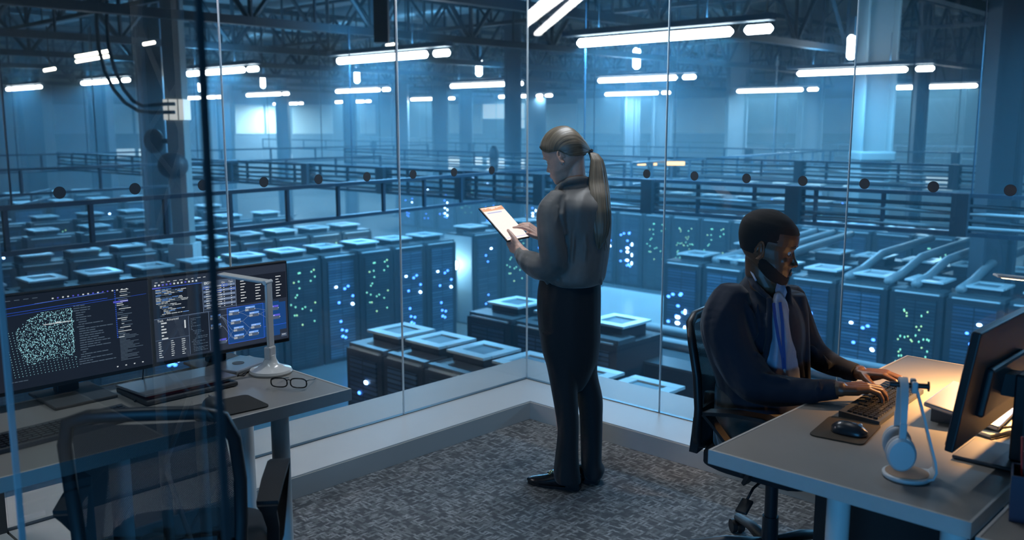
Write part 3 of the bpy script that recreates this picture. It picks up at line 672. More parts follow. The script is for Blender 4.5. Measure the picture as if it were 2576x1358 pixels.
class UI:
    def __init__(s, W, H): s.W = W; s.H = H; s.m = {k: MB() for k in U}; s.l = 0
    def r(s, k, u0, v0, u1, v1, l=1):
        x = l*.00025
        p = lambda u, v: Vector((x, (u-.5)*s.W, v*s.H))
        s.m[k].quad(p(u0, v0), p(u1, v0), p(u1, v1), p(u0, v1))
    def ln(s, k, pts, w, l=3):
        for i in range(len(pts)-1):
            a = Vector((pts[i][0]*s.W, pts[i][1]*s.H)); c = Vector((pts[i+1][0]*s.W, pts[i+1][1]*s.H)); d = (c-a).normalized(); n = Vector((-d.y, d.x))*w/2
            f = lambda q: Vector((l*.00025, q.x-s.W/2, q.y))
            s.m[k].quad(f(a-n), f(c-n), f(c+n), f(a+n))
    def words(s, k, u, v, n, h, wmax, rnd, l=3):
        for _ in range(n):
            w = rnd.uniform(.3, 1)*wmax; s.r(k, u, v, u+w, v+h, l); u += w + wmax*.22
    def code(s, u0, v0, u1, v1, rows, rnd, keys=('dim', 'dim', 'text'), h=.0065, wmax=.02):
        ind = 0
        for i in range(rows):
            v = v1-(i+1)*(v1-v0)/(rows+1); ind = max(0, min(4, ind+rnd.choice((-1, 0, 1, 0)))); u = u0+ind*.012
            n = rnd.randint(1, 6)
            for _ in range(n):
                w = rnd.uniform(.25, 1)*wmax
                if u+w > u1: break
                s.r(rnd.choice(keys), u, v, u+w, v+h, 3); u += w+.004
    def node(s, u, v, w, h, k='lblue'):
        s.r('grey', u, v, u+w, v+h, 2); s.r(k, u, v+h*.62, u+w, v+h, 3); s.r('text', u+.004, v+h*.72, u+w*.5, v+h*.82, 4)
        for q in range(2): s.r('text', u-.002, v+h*(.16+.22*q), u+w*.32, v+h*(.25+.22*q), 4)
        s.r('text', u+w-.004, v+h*.35, u+w+.002, v+h*.47, 4)
    def done(s, parent):
        for k, b in s.m.items():
            if len(b.b.verts): tag(obj('interface_marks', b, U[k], parent), kind='stuff')
            else: b.b.free()
def word(txt, size, W, H, u, v, m, parent, l=5, bold=.0):
    c = bpy.data.curves.new('lettering', 'FONT'); c.body = txt; c.size = size; c.offset = bold
    tmp = bpy.data.objects.new('tmp', c); me = bpy.data.meshes.new_from_object(tmp); bpy.data.objects.remove(tmp)
    o = bpy.data.objects.new('lettering', me); C.objects.link(o); me.materials.clear(); me.materials.append(m)
    o.location = (l*.00025, (u-.5)*W, v*H); o.rotation_euler = (PI/2, 0, PI/2); o.parent = parent
def monitor(label, loc, rz, W, H, ui=None, tilt=0, neck=True, base=(.24, .20), zlow=.07, group='desk monitors'):
    """screen faces +x locally; origin on the desk under the screen centre"""
    t = thing('monitor', label, 'monitor', loc, rz, group)
    b = MB(); b.box((-.012, 0, zlow+H/2), (.022, W+.014, H+.018), bev=.004); hs_ = obj('housing', b, M_blk, t)
    b = MB(); b.box((-.03, 0, zlow+H*.42), (.022, W*.55, H*.45), bev=.009); rc_ = obj('rear_cover', b, M_blk, t)
    b = MB(); b.box((.0005, 0, zlow+.006+(H-.006)/2), (.0015, W, H-.004)); sc_ = obj('screen', b, U['bg'], t)
    if ui:
        e = bpy.data.objects.new('interface', None); C.objects.link(e); e.parent = t; e.location = (.0015, 0, zlow+.008)
        ui(W, H-.01, e)
    pv = Vector((-.01, 0, zlow+H*.5)); Rm = Matrix.Rotation(-tilt, 4, 'Y')
    for o_ in [hs_, rc_, sc_] + ([e] if ui else []):
        o_.matrix_local = Matrix.Translation(pv) @ Rm @ Matrix.Translation(-pv) @ Matrix.Translation(o_.location)
    b = MB(); b.box((-.085, 0, (zlow+H*.5)/2+.01), (.035, .075, zlow+H*.5), bev=.006); b.box((-.06, 0, zlow+H*.42), (.05, .06, .06)); obj('neck', b, M_blk, t)
    b = MB(); b.box((-.03, 0, .006), (base[0], base[1], .010), bev=.003); obj('base', b, M_dkgrey, t)
    return t
def ui_flow(W, H, e):
    g = UI(W, H); rnd = random.Random(3)
    g.r('panel', 0, 0, 1, 1, 0)
    for i in range(9): g.r('text', .02+i*.042, .955, .02+i*.042+rnd.uniform(.015, .028), .962, 2)
    for i in range(12): g.r(rnd.choice(('text', 'text', 'blue', 'violet')), .015+i*.026, .915, .015+i*.026+.012, .935, 2)
    g.r('bg', .0, .52, .345, .885, 1); g.r('blue', 0, .888, .345, .893, 2); g.r('violet', 0, .885, .06, .900, 3); g.r('line', .345, .52, .348, .90, 2); g.r('line', 0, .515, .62, .52, 2)
    g.code(.02, .53, .33, .88, 20, rnd, ('dim', 'text', 'text', 'lblue'), .007, .045)
    g.r('line', .235, .02, .237, .50, 2); g.r('line', .38, .02, .3825, .52, 3); g.r('bg', .24, .02, .38, .50, 1); g.code(.25, .03, .37, .48, 22, rnd, ('dim',), .006, .02)
    g.r('line', 0, .255, .235, .258, 2); g.r('text', .205, .36, .215, .46, 3)
    for i in range(6): g.r('text', .045, .46-i*.038-.01, .045+rnd.uniform(.014, .045), .466-i*.038, 3)
    for c_, u in enumerate((.02, .105, .18)):
        for i in range(8): g.r('text', u, .225-i*.026, u+rnd.uniform(.016, .03), .233-i*.026, 3)
    g.r('grey', .352, .54, .59, .90, 1)
    for i in range(10):
        v = .82-i*.029; g.r('panel' if i % 2 else 'line', .354, v-.008, .588, v+.018, 2)
        for u in (.37, .455, .50, .555): g.r('text', u, v, u+(rnd.uniform(.02, .04) if u < .47 else .008), v+.008, 3)
    for (u, v) in ((.352, .815), (.49, .82), (.445, .76), (.55, .765)): g.ln('blue', [(u, v-.012), (u+.04, v-.012), (u+.04, v+.018), (u, v+.018), (u, v-.012)], .0012, 4)
    g.r('bg', .595, .55, .995, .90, 1); g.r('line', .592, .53, .595, .93, 2)
    for i in range(8):
        for u in (.63, .745, .91): g.r('text', u, .84-i*.037, u+rnd.uniform(.02, .05), .85-i*.037, 3)
    g.r('navy', .52, .06, .93, .52, 1); g.r('navy', .80, .13, .985, .50, 1); g.ln('blue', [(.52, .06), (.52, .52), (.80, .52), (.80, .06), (.52, .06)], .0014, 4)
    N = [(.535, .42), (.66, .44), (.69, .36), (.545, .30), (.565, .20), (.70, .20), (.565, .10), (.68, .11), (.395, .40), (.395, .28)]
    for (u, v) in N: g.node(u, v, .075, .065)
    for (u, v) in ((.84, .40), (.85, .28), (.42, .08)): g.node(u, v, .085, .065, 'violet')
    def curve(a, c_):
        pts = []
        for i in range(13):
            s_ = i/12; q = s_*s_*(3-2*s_); pts.append((a[0]+(c_[0]-a[0])*s_, a[1]+(c_[1]-a[1])*q))
        g.ln('line', pts, .0011, 4)
    for a, c_ in (((.47, .44), (.535, .44)), ((.47, .43), (.545, .33)), ((.47, .43), (.565, .22)), ((.47, .31), (.565, .12)), ((.61, .45), (.66, .46)), ((.61, .44), (.69, .38)), ((.62, .33), (.70, .22)), ((.64, .22), (.68, .13)), ((.62, .32), (.69, .38)),
                  ((.64, .13), (.70, .22)), ((.735, .46), (.84, .42)), ((.765, .38), (.85, .30)), ((.765, .38), (.84, .42)), ((.47, .42), (.565, .13)), ((.505, .11), (.565, .22))): curve(a, c_)
    g.r('grey', .94, .03, .985, .075, 2); g.r('text', .945, .055, .975, .062, 3); g.r('blue', .80, .20, .985, .205, 3)
    g.done(e)
    word('EIGYSHI', .0125, W, H, .36, .862, U['text'], e, bold=.0003); word('Data', .012, W, H, .605, .895, U['text'], e); word('Task', .012, W, H, .02, .478, U['text'], e); word('Advanced', .011, W, H, .085, .482, U['text'], e)
    word('Qty', .009, W, H, .487, .852, U['text'], e); word('Type', .009, W, H, .54, .852, U['text'], e); word('X', .014, W, H, .565, .885, U['text'], e)
def ui_cloud(W, H, e):
    g = UI(W, H); rnd = random.Random(11)
    for i in range(6): g.r('dim', .04+i*.05, .965, .04+i*.05+.03, .971, 2)
    for i in range(16): g.r(rnd.choice(('text', 'text', 'violet')), .40+i*.03, .93, .40+i*.03+.010, .945, 2)
    g.ln('blue', [(.1, .885), (.70, .93)], .0014, 3); g.ln('blue', [(.06, .83), (.73, .86)], .0011, 3); g.ln('line', [(.30, .905), (.72, .925)], .0009, 3)
    g.ln('blue', [(.02, .80), (.98, .85)], .0008, 2)
    for i in range(46):     # a swarm of points gathered into a leaning round block over a dot lattice
        pass
    def dot(u, v, s_, k='cyan'):
        a = s_/W; b_ = s_/H; x = .0009
        pts = [Vector((x, (u-.5)*W+s_*math.cos(q*PI/3), v*H+s_*math.sin(q*PI/3))) for q in range(6)]
        g.m[k]._f([g.m[k]._v(p) for p in pts])
    for i in range(18):
        for j in range(22):
            u = .115+.021*i + .05*(21-j)/21*0 - .0*(j) ; v = .13+.029*j
            u += (21-j)*.0022
            if (i < 6 and j < 18) or j < 5: dot(u, v, .00085)
    n = 0
    while n < 1350:
        u = rnd.uniform(.16, .52); v = rnd.uniform(.24, .80)
        top = .60+.20*math.sin(min(1, (u-.16)/.2)*PI/2); lef = .18+(.8-v)*.02+max(0, .42-v)*.25
        if v < top and u > lef and u < .505+.012*math.sin(v*60) and not (v < .27 and rnd.random() < .6): dot(u, v, rnd.uniform(.0006, .0011)); n += 1
    for i in range(60): dot(.505+rnd.uniform(-.004, .004), .30+i*.0085, .001)
    g.r('text', .34, .655, .50, .664, 4); g.r('text', .41, .655, .44, .672, 4)
    g.code(.52, .12, .76, .84, 26, rnd, ('dim', 'dim', 'dim'), .008, .05)
    g.r('violet', .765, .79, .86, .81, 2)
    for i in range(26): g.r(rnd.choice(('dim', 'dim', 'text')), .785+rnd.choice((0, .012, .024, .03)), .93-i*.022, .80+rnd.uniform(.02, .08), .937-i*.022, 3); g.r('blue', .775, .93-i*.022, .782, .938-i*.022, 3)
    for i in range(22): g.r('dim', .79, .42-i*.015, .79+rnd.uniform(.04, .15), .425-i*.015, 3)
    g.code(.12, .03, .4, .10, 2, rnd, ('dim',), .007, .03)
    for i in range(4): g.r('text', .76+i*.055, .035, .77+i*.055, .047, 3)
    g.done(e)
def ui_list(W, H, e):
    g = UI(W, H); rnd = random.Random(5)
    for i in range(14): g.r('dim', .06+i*.06, .965, .06+i*.06+.035, .972, 2)
    for i in range(10): g.r(rnd.choice(('text', 'blue', 'text')), .80+i*.018, .90, .80+i*.018+.009, .935, 2)
    g.r('blue', .02, .855, .98, .861, 2)
    g.code(.05, .08, .97, .80, 34, rnd, ('dim', 'dim', 'text'), .007, .03)
    g.done(e)
monitor('left desk monitor nearest the lamp, with blue flow chart and tables', (.617, -2.335, .746), R(-1), .535, .305, ui_flow, zlow=.062)
monitor('middle monitor of the left desk with a cloud of pale blue dots', (.617, -2.884, .746), R(0), .535, .305, ui_cloud, zlow=.062)
monitor('left desk monitor cut off by the picture edge, with code lists', (.63, -3.435, .746), R(3), .535, .305, ui_list, zlow=.062)
monitor('man\'s monitor seen from its black rear at the right', (2.975, -1.355, .746), PI+R(0), .545, .305, ui_list, tilt=R(8), zlow=.085, base=(.17, .2))
# ------------------------------------------------------------------ desk lamps
def desk_lamp(label, loc, rz, hdz, lit=False, glow=0, Lh=.20):
    """strap neck rising from a round base; head points along local +x"""
    t = thing('desk_lamp', label, 'lamp', loc, rz, 'white desk lamps')
    b = MB(); b.lathe([(.001, 0), (.076, 0), (.078, .006), (.074, .014), (.05, .022), (.030, .034), (.022, .05), (.018, .066), (.001, .068)], n=48); obj('base', b, M_wht, t, 'auto')
    b = MB(); b.box((0, 0, .075), (.026, .044, .05), bev=.006); obj('hinge_block', b, M_wht, t)
    b = MB(); b.box((-.004, 0, .075+(hdz-.075)/2), (.010, .038, hdz-.07), bev=.004); obj('neck', b, M_wht, t)
    b = MB(); b.cyl((-.002, -.022, hdz+.002), (-.002, .022, hdz+.002), .008, n=16); obj('head_hinge', b, M_wht, t, 'auto')
    M_ = Matrix.Translation((0, 0, hdz+.004)) @ Matrix.Rotation(-R(5), 4, 'Y')
    b = MB(); b.box(None, (Lh, .044, .009), bev=.004, M=M_ @ Matrix.Translation((Lh/2, 0, 0))); hd_ = obj('lamp_head', b, M_wht, t)
    b = MB(); b.box(None, (Lh*.8, .034, .002), M=M_ @ Matrix.Translation((Lh*.52, 0, -.0055))); obj('light_strip', b, mat('led_strip_lit' if lit else 'led_strip_off', (1, .9, .75) if lit else (.5, .5, .5), .5, emit=(1, .62, .26) if lit else None, es=12), hd_)
    if lit:
        l = area('warm_light', M_ @ Vector((Lh*.55, 0, -.009)), (0, 0, 0), Lh*.75, .03, glow, (1, .50, .17), t, 125)
    return t
desk_lamp('white desk lamp switched off beside the left monitors', (.803, -2.262, .7465), R(205), .335)
desk_lamp('lit white desk lamp behind the man\'s monitor', (3.02, -.72, .7465), R(215), .40, True, WL, .24)
# ------------------------------------------------------------------ small things on the left desk
def at(x, y, z=.7465): return (x, y, z)
t = thing('eyeglasses', 'black eyeglasses lying on the left desk by the lamp', 'glasses', at(1.035, -2.335), R(36))
M_fr2 = mat('spectacle_frame', (.008, .009, .01), .2)
for s in (-1, 1):
    b = MB(); b.tube([(s*.035+.029*math.copysign(abs(math.cos(a))**.7, math.cos(a)), -.002*math.sin(a), .022+.017*math.copysign(abs(math.sin(a))**.7, math.sin(a))) for a in [k*PI/12 for k in range(25)]], .0025, 6); obj('rim', b, M_fr2, t, True)
    b = MB(); b.tube([(s*.062, 0, .030), (s*.064, .03, .026), (s*.058, .09, .010), (s*.05, .125, .003)], .0017, 6); obj('temple', b, M_fr2, t, True)
b = MB(); b.tube([(-.009, 0, .030), (0, .0, .033), (.009, 0, .030)], .0016, 6); obj('bridge', b, M_fr2, t, True)
def mousepad(label, loc, rz, sx, sy, m, bev=.02):
    t = thing('mouse_pad', label, 'mouse pad', loc, rz); b = MB(); pts = []
    for cx, cy, a0 in ((sx/2-bev, sy/2-bev, 0), (-sx/2+bev, sy/2-bev, 90), (-sx/2+bev, -sy/2+bev, 180), (sx/2-bev, -sy/2+bev, 270)):
        for k in range(6): a = R(a0+k*18); pts.append((cx+bev*math.cos(a), cy+bev*math.sin(a)))
    b.prism(pts, .0, .0035); obj('pad', b, m, t)
def mouse(label, loc, rz, m):
    t = thing('computer_mouse', label, 'mouse', loc, rz)
    b = MB(); rs = []
    for i in range(11):
        f = i/10; y = -.052+.104*f; w = .029*math.sqrt(max(.02, 1-(2*f-1)**4)); h = .010+.024*math.sin(PI*min(1, .25+f*.62))*max(.25, 1-(2*f-1)**6)
        rs.append([(w*math.cos(a)*(1 if math.sin(a) > 0 else .95), y, .002+max(0, (h)*math.sin(a))) for a in [k*PI/10 for k in range(11)]] + [(-w*.8, y, .001), (w*.8, y, .001)])
    b.rings(rs); obj('mouse_shell', b, m, t, 'auto')
    b = MB(); b.cyl((-.003, .030, .0295), (.003, .030, .0295), .006, n=16); obj('scroll_wheel', b, M_alu, t, 'auto')
    b = MB(); b.box((.0, .012, .0335), (.006, .012, .002)); obj('button', b, M_alu, t)
M_pad = mat('mouse_pad_cloth', (.022, .021, .020), .95, bump=.3, bscale=1500)
mousepad('dark mouse pad on the left desk behind the chair', at(1.07, -2.60), R(-4), .17, .24, M_pad)
mouse('dark mouse lying on the left mouse pad', at(1.05, -2.625, .751), R(80), M_dkgrey)
def keyboard(label, loc, rz, L=.44, W=.125, group='keyboards'):
    t = thing('keyboard', label, 'keyboard', loc, rz, group)
    b = MB(); b.rings([[(W/2, y, 0), (W/2, y, .013), (-W/2, y, .022), (-W/2, y, 0)] for y in (-L/2, L/2)]); obj('keyboard_body', b, M_dkgrey, t)
    b = MB(); rows = 6; n = 22
    for i in range(rows):
        x = W/2-.017-i*(W-.03)/rows; j = 0; y = -L/2+.012; st = (L-.024)/n
        z = .013+.009*(W/2-x)/W+.001
        while j < n:
            w_ = 1
            if i == 0 and j == 10: w_ = 6
            if (i, j) in ((1, 4), (2, 5), (0, 5), (0, 7), (2, 17), (1, 18)): w_ = 2
            if j in (4,) and i > 3: j += 1; y += st; continue
            w_ = min(w_, n-j)
            b.box((x, y+st*w_/2, z+.002), (W/rows*.60, st*w_-.004, .005)); y += st*w_; j += w_
    tag(obj('keys', b, M_blk2, t), kind='stuff')
keyboard('black keyboard on the left desk behind the glass edge', at(.93, -3.05), R(4))
t = thing('laptop', 'dark laptop standing half open below the left monitors', 'laptop', at(.76, -2.60), R(0))
b = MB(); b.box((0, 0, .009), (.23, .33, .016), bev=.005); obj('laptop_base', b, M_dkgrey, t)
b = MB(); b.box((.0, 0, .0175), (.19, .29, .002)); obj('key_field', b, M_blk, t)
M_ = Matrix.Translation((-.115, 0, .018)) @ Matrix.Rotation(R(-3), 4, 'Y')
b = MB(); b.box(None, (.225, .33, .008), bev=.003, M=M_ @ Matrix.Translation((.1125, 0, .004))); obj('laptop_lid', b, M_alu, t)
b = MB(); b.box(None, (.19, .28, .001), M=M_ @ Matrix.Translation((.1125, 0, -.0012))); obj('laptop_screen', b, mat('laptop_red_glow', (.1, .01, .01), .4, emit=(.35, .02, .02), es=.12), t)
t = thing('external_drive', 'flat silver box behind the lamp at the left desk edge', 'box', at(.665, -2.285-.03), R(20))
b = MB(); b.box((0, 0, .011), (.15, .20, .02), bev=.006); obj('drive_case', b, M_alu, t)
b = MB(); b.cyl((0, 0, .021), (0, 0, .0218), .022, n=32); obj('round_mark', b, M_dkgrey, t)
for k, (pts, lab) in enumerate((([(.60, -2.36, .752), (.66, -2.42, .75), (.72, -2.40, .75), (.78, -2.36, .75), (.74, -2.32, .752), (.69, -2.36, .757)], 'thin black cable looping at the left monitor foot'),
                  ([(.56, -2.62, .85), (.60, -2.65, .76), (.68, -2.70, .751), (.74, -2.74, .751), (.80, -2.77, .751)], 'black cable running from the middle monitor across the desk'))):
    b = MB(); P_ = []
    for i in range(len(pts)-1):
        for q in range(5): P_.append(Vector(pts[i]).lerp(Vector(pts[i+1]), q/5))
    P_.append(Vector(pts[-1])); b.tube(P_, .0028, 6); tag(obj('cable', b, M_blk, None, True), lab, 'cable', 'cables on the desks')
# ------------------------------------------------------------------ right desk
keyboard('black keyboard under the man\'s hands', at(2.592, -1.105), R(3.5), group='keyboards')
mousepad('dark brown mouse pad beside the man\'s keyboard', at(2.612, -1.432), R(8), .155, .215, mat('mouse_pad_brown', (.05, .038, .026), .95, bump=.3, bscale=1500))
mouse('black mouse on the brown mouse pad', at(2.636, -1.462, .751), R(-82), M_blk2)
t = thing('laptop', 'closed silver laptop on a low stand behind the headphone stand', 'laptop', at(2.845, -1.03), R(3))
b = MB(); M_ = Matrix.Translation((0, 0, .040)) @ Matrix.Rotation(R(9), 4, 'Y'); b.box(None, (.215, .31, .016), bev=.005, M=M_); obj('laptop_case', b, M_alu, t)
for s in (-.12, .12):
    b = MB(); b.rings([[(.09, s+q, 0), (.09, s+q, .020), (-.09, s+q, .047), (-.09, s+q, 0)] for q in (-.008, .008)]); obj('stand_foot', b, M_dkgrey, t)
t = thing('note_board', 'cream paper tray lit by the lamp under the man\'s monitor', 'tray', at(2.955, -1.09), R(-20))
b = MB(); b.box((0, 0, .007), (.075, .24, .012), bev=.003); obj('paper_stack', b, mat('cream_paper', (.72, .66, .54), .7), t)
b = MB(); b.box((.0, 0, .001), (.085, .25, .004)); obj('tray_rim', b, M_dkgrey, t)
b = MB(); b.tube([(2.93, -1.17, .765), (2.945, -1.15, .763), (2.985, -1.08, .762), (3.01, -1.0, .764), (3.0, -.9, .772), (3.02, -.8, .76)], .003, 6); tag(obj('cable', b, M_blk, None, True), 'black cable curling over the cream paper tray', 'cable', 'cables on the desks')
# headphone stand
M_pb = mat('matt_white_paint', (.52, .53, .53), .5)
t = thing('headphone_stand', 'white curved headphone stand on a round tan base', 'stand', at(2.882, -1.677), R(28))
b = MB(); b.lathe([(.001, 0), (.056, 0), (.060, .004), (.060, .011), (.057, .013), (.001, .013)], n=48); obj('base', b, M_pb, t, 'auto')
b = MB(); b.lathe([(.001, .0131), (.053, .0131), (.053, .0145), (.001, .0145)], n=48); obj('base_inlay', b, mat('tan_inlay', (.36, .22, .13), .7, noise=.1), t, 'auto')
b = MB(); b.strip([(.0, 0, .010), (.035, 0, .009), (.058, 0, .012), (.066, 0, .026), (.063, 0, .05), (.040, 0, .13), (.020, 0, .20), (.008, 0, .238)], [.09, .088, .07, .05, .042, .036, .034, .036], .006, side=(0, 1, 0)); obj('curved_post', b, M_pb, t, 'auto')
b = MB()
for s in (-1, 1): b.box((.002, s*.016, .245), (.014, .014, .028), bev=.003)
b.box((.002, 0, .235), (.014, .044, .012), bev=.003); obj('fork', b, M_pb, t)
b = MB(); b.cyl((.035, 0, .245), (-.055, 0, .245), .007, n=16); b.cyl((.035, 0, .245), (.038, 0, .245), .013, n=20); obj('hanger_bar', b, M_blk, t, 'auto')
# headphones hanging on it
t = thing('headphones', 'pale grey over-ear headphones hanging on the white stand', 'headphones', at(2.862, -1.690, .7465), R(28+90))
M_hp = mat('headphone_shell', (.50, .52, .53), .45); M_hc = mat('headphone_cushion', (.42, .43, .44), .75)
b = MB(); pts = [(.050*math.cos(a)*(1 if 1 else 1), 0, .150+.112*math.sin(a)) for a in [k*PI/14 for k in range(15)]]
b.strip(pts, [.014+.006*math.sin(k*PI/14) for k in range(15)], .008, side=(0, 1, 0)); obj('headband', b, M_hp, t, 'auto')
for s in (-1, 1):
    b = MB(); b.box((s*.051, 0, .130), (.008, .018, .06), bev=.003); obj('slider_arm', b, M_hp, t)
    M_ = Matrix.Translation((s*.048, 0, .078)) @ Matrix.Rotation(PI/2, 4, 'Y')
    b = MB(); b.rings([[M_ @ Vector((.043*math.cos(a)*q, .035*math.sin(a)*q, s*h)) for a in [k*PI/16 for k in range(32)]] for q, h in ((.5, .016), (.85, .015), (1, .008), (1, -.002), (.9, -.006))]); obj('ear_cup', b, M_hp, t, 'auto')
    b = MB(); b.rings([[M_ @ Vector((.041*math.cos(a)*q, .034*math.sin(a)*q, s*h)) for a in [k*PI/16 for k in range(32)]] for q, h in ((.9, -.005), (1.06, -.010), (1.06, -.018), (.85, -.023))]); obj('cushion', b, M_hc, t, True)
# pen cup
t = thing('pen_cup', 'dark purplish pen cup with pens at the bottom right corner', 'cup', at(3.185, -1.73), R(15))
b = MB(); b.rings([[(w*x, w*y, z) for x, y in ((-1, -1), (1, -1), (1, 1), (-1, 1))] for w, z in ((.045, 0), (.047, .11), (.043, .11), (.041, .008))]); obj('cup_body', b, mat('dark_purple_plastic', (.03, .02, .045), .3), t)
for i in range(5):
    a = i*1.3; b = MB(); b.tube([(.02*math.cos(a), .02*math.sin(a), .01), (.035*math.cos(a), .035*math.sin(a), .165+.01*i)], .004, 8); obj('pen', b, (M_blk2, M_dkgrey, mat('red_pen', (.25, .02, .03), .4))[i % 3], t, True)
# ------------------------------------------------------------------ office chairs
M_mesh = bpy.data.materials.new('chair_mesh'); M_mesh.use_nodes = True; nt = M_mesh.node_tree; bs = nt.nodes['Principled BSDF']
bs.inputs['Base Color'].default_value = (.010, .011, .013, 1); bs.inputs['Roughness'].default_value = .6
tc = nt.nodes.new('ShaderNodeTexCoord'); mp = nt.nodes.new('ShaderNodeMapping'); mp.inputs['Rotation'].default_value = (PI/2, 0, 0); mp.inputs['Scale'].default_value = (1, 1, 1); nt.links.new(tc.outputs['Object'], mp.inputs[0])
sx = nt.nodes.new('ShaderNodeSeparateXYZ'); nt.links.new(mp.outputs[0], sx.inputs[0])
def mth(op, a, b=None, c=None):
    n = nt.nodes.new('ShaderNodeMath'); n.operation = op
    for i, q in enumerate((a, b, c)):
        if q is None: continue
        if isinstance(q, (int, float)): n.inputs[i].default_value = q
        else: nt.links.new(q, n.inputs[i])
    return n.outputs[0]
K = 2*PI/.0052
u = mth('MULTIPLY', sx.outputs[0], K); v = mth('MULTIPLY', sx.outputs[1], K*.8)
pr = mth('ADD', mth('COSINE', mth('ADD', u, v)), mth('COSINE', mth('SUBTRACT', u, v)))
hole = mth('GREATER_THAN', pr, 1.45)
tr = nt.nodes.new('ShaderNodeBsdfTransparent'); mx = nt.nodes.new('ShaderNodeMixShader')
nt.links.new(hole, mx.inputs[0]); nt.links.new(bs.outputs[0], mx.inputs[1]); nt.links.new(tr.outputs[0], mx.inputs[2]); nt.links.new(mx.outputs[0], nt.nodes['Material Output'].inputs['Surface'])
def office_chair(label, loc, rz, rec=.06, arm='loop'):
    """local +y is forward, origin on the floor under the seat"""
    t = thing('office_chair', label, 'office chair', loc, rz, 'black mesh office chairs')
    def bx(x, z): # back surface depth
        s_ = (z-.45)/.5; return -.205 - rec*s_ + .035*math.sin(s_*PI) - .05*(1-(x/.22)**2)*.6
    b = MB(); b.mi = 0; nx, nz = 14, 16; g = []
    for j in range(nz+1):
        z = .50+.42*j/nz; r_ = []
        for i in range(nx+1):
            x = (-.195+.39*i/nx)*(1-.08*(j/nz)**3); r_.append(b._v((x, bx(x, z), z)))
        g.append(r_)
    for j in range(nz):
        for i in range(nx): b._f((g[j][i], g[j][i+1], g[j+1][i+1], g[j+1][i]))
    obj('mesh_backrest', b, M_mesh, t, True)
    b = MB(); P_ = []
    for (x, z) in ((-.205, .62), (-.21, .74), (-.206, .86), (-.185, .925), (-.13, .945), (0, .95), (.13, .945), (.185, .925), (.206, .86), (.21, .74), (.205, .62), (.20, .52), (.17, .47), (.10, .45), (0, .445), (-.10, .45), (-.17, .47), (-.20, .52)): P_.append(Vector((x, bx(x, z)-.004, z)))
    n = len(P_); rs = []
    for i in range(n):
        d = (P_[(i+1) % n]-P_[i-1]).normalized(); sd = d.cross(Vector((0, 1, 0))).normalized(); nn = Vector((0, 1, 0))
        rs.append([P_[i]+sd*a*.016+nn*c*.013 for a, c in ((1, .6), (.6, 1), (-.6, 1), (-1, .6), (-1, -.6), (-.6, -1), (.6, -1), (1, -.6))])
    b.rings(rs, close=True); fr = obj('back_frame', b, M_blk, t, True)
    b = MB(); b.rings([[(x, bx(x, z)-.016, z) for x in (-.15, -.05, .05, .15)] + [(x, bx(x, z)-.032, z) for x in (.15, .05, -.05, -.15)] for z in (.50, .55, .60)]); obj('lumbar_bar', b, M_blk, t)
    b = MB(); b.rings([[(x, bx(x, z)+.004, z) for x in (-.19, -.1, 0, .1, .19)] + [(x, bx(x, z)-.03, z) for x in (.19, .1, 0, -.1, -.19)] for z in (.44, .50, .575)]); obj('lower_back_panel', b, M_fab, t)
    b = MB(); b.tube([(0, -.27, .62), (0, -.28, .50), (0, -.25, .42), (0, -.12, .395)], [.028, .032, .034, .03], 10); obj('back_spine', b, M_blk, t, True)
    b = MB()
    b.rings([[((.235*q)*math.cos(a)*(1/max(abs(math.cos(a)), abs(math.sin(a)), .78)) if False else .235*q*math.copysign(abs(math.cos(a))**.45, math.cos(a)), .02+.225*q*math.copysign(abs(math.sin(a))**.45, math.sin(a)), z) for a in [k*2*PI/36 for k in range(36)]] for q, z in ((.9, .405), (1, .42), (1, .455), (.9, .48), (.5, .487))]); obj('seat', b, M_fab, t, True)
    b = MB(); b.box((0, 0, .385), (.24, .26, .045), bev=.012); obj('mechanism', b, M_blk, t)
    b = MB(); b.tube([(.10, .02, .38), (.20, .03, .375), (.25, .035, .35)], .005, 8); b.box((.275, .04, .335), (.06, .045, .012), rot=(0, R(35), 0), bev=.005); obj('height_lever', b, M_blk, t, True)
    b = MB(); b.cyl((0, 0, .19), (0, 0, .37), .024, n=24); b.cyl((0, 0, .07), (0, 0, .20), .030, n=24); obj('gas_column', b, M_blk2, t, 'auto')
    for s in (-1, 1):
        b = MB()
        path = [(s*.262, -.13, .635), (s*.262, -.02, .655), (s*.262, .10, .662), (s*.262, .145, .652), (s*.262, .15, .62), (s*.26, .10, .54), (s*.255, .05, .46), (s*.24, .02, .405), (s*.16, .0, .395)]
        b.strip(path, [.058, .062, .062, .058, .05, .046, .044, .04, .04], .013, side=(1, 0, 0)); obj('armrest', b, M_blk, t, 'auto')
        b = MB(); b.strip([(s*.262, -.13, .632), (s*.262, -.10, .60), (s*.258, -.02, .52), (s*.25, .02, .44)], [.056, .04, .034, .034], .012, side=(1, 0, 0)); obj('arm_support', b, M_blk, t, 'auto')
    for k in range(5):
        a = 2*PI*k/5+.3; d = Vector((math.cos(a), math.sin(a), 0))
        b = MB(); b.tube([d*.02+Vector((0, 0, .085)), d*.16+Vector((0, 0, .088)), d*.29+Vector((0, 0, .066))], [.026, .021, .017], 10); lg = obj('base_spoke', b, M_dkgrey, t, True)
        b = MB(); sd = Vector((-d.y, d.x, 0))
        for q in (-.016, .016): b.cyl(d*.295+sd*(q-.009)+Vector((0, 0, .028)), d*.295+sd*(q+.009)+Vector((0, 0, .028)), .0275, n=20)
        b.cyl(d*.295+Vector((0, 0, .03)), d*.295+Vector((0, 0, .07)), .009); obj('caster', b, M_blk, lg, 'auto')
    return t
office_chair('empty black mesh office chair at the left desk, seen from behind', (1.33, -2.89, 0), R(50.3))
office_chair('black mesh office chair the man is sitting on', (2.165, -1.0, 0), R(-90), rec=.05)
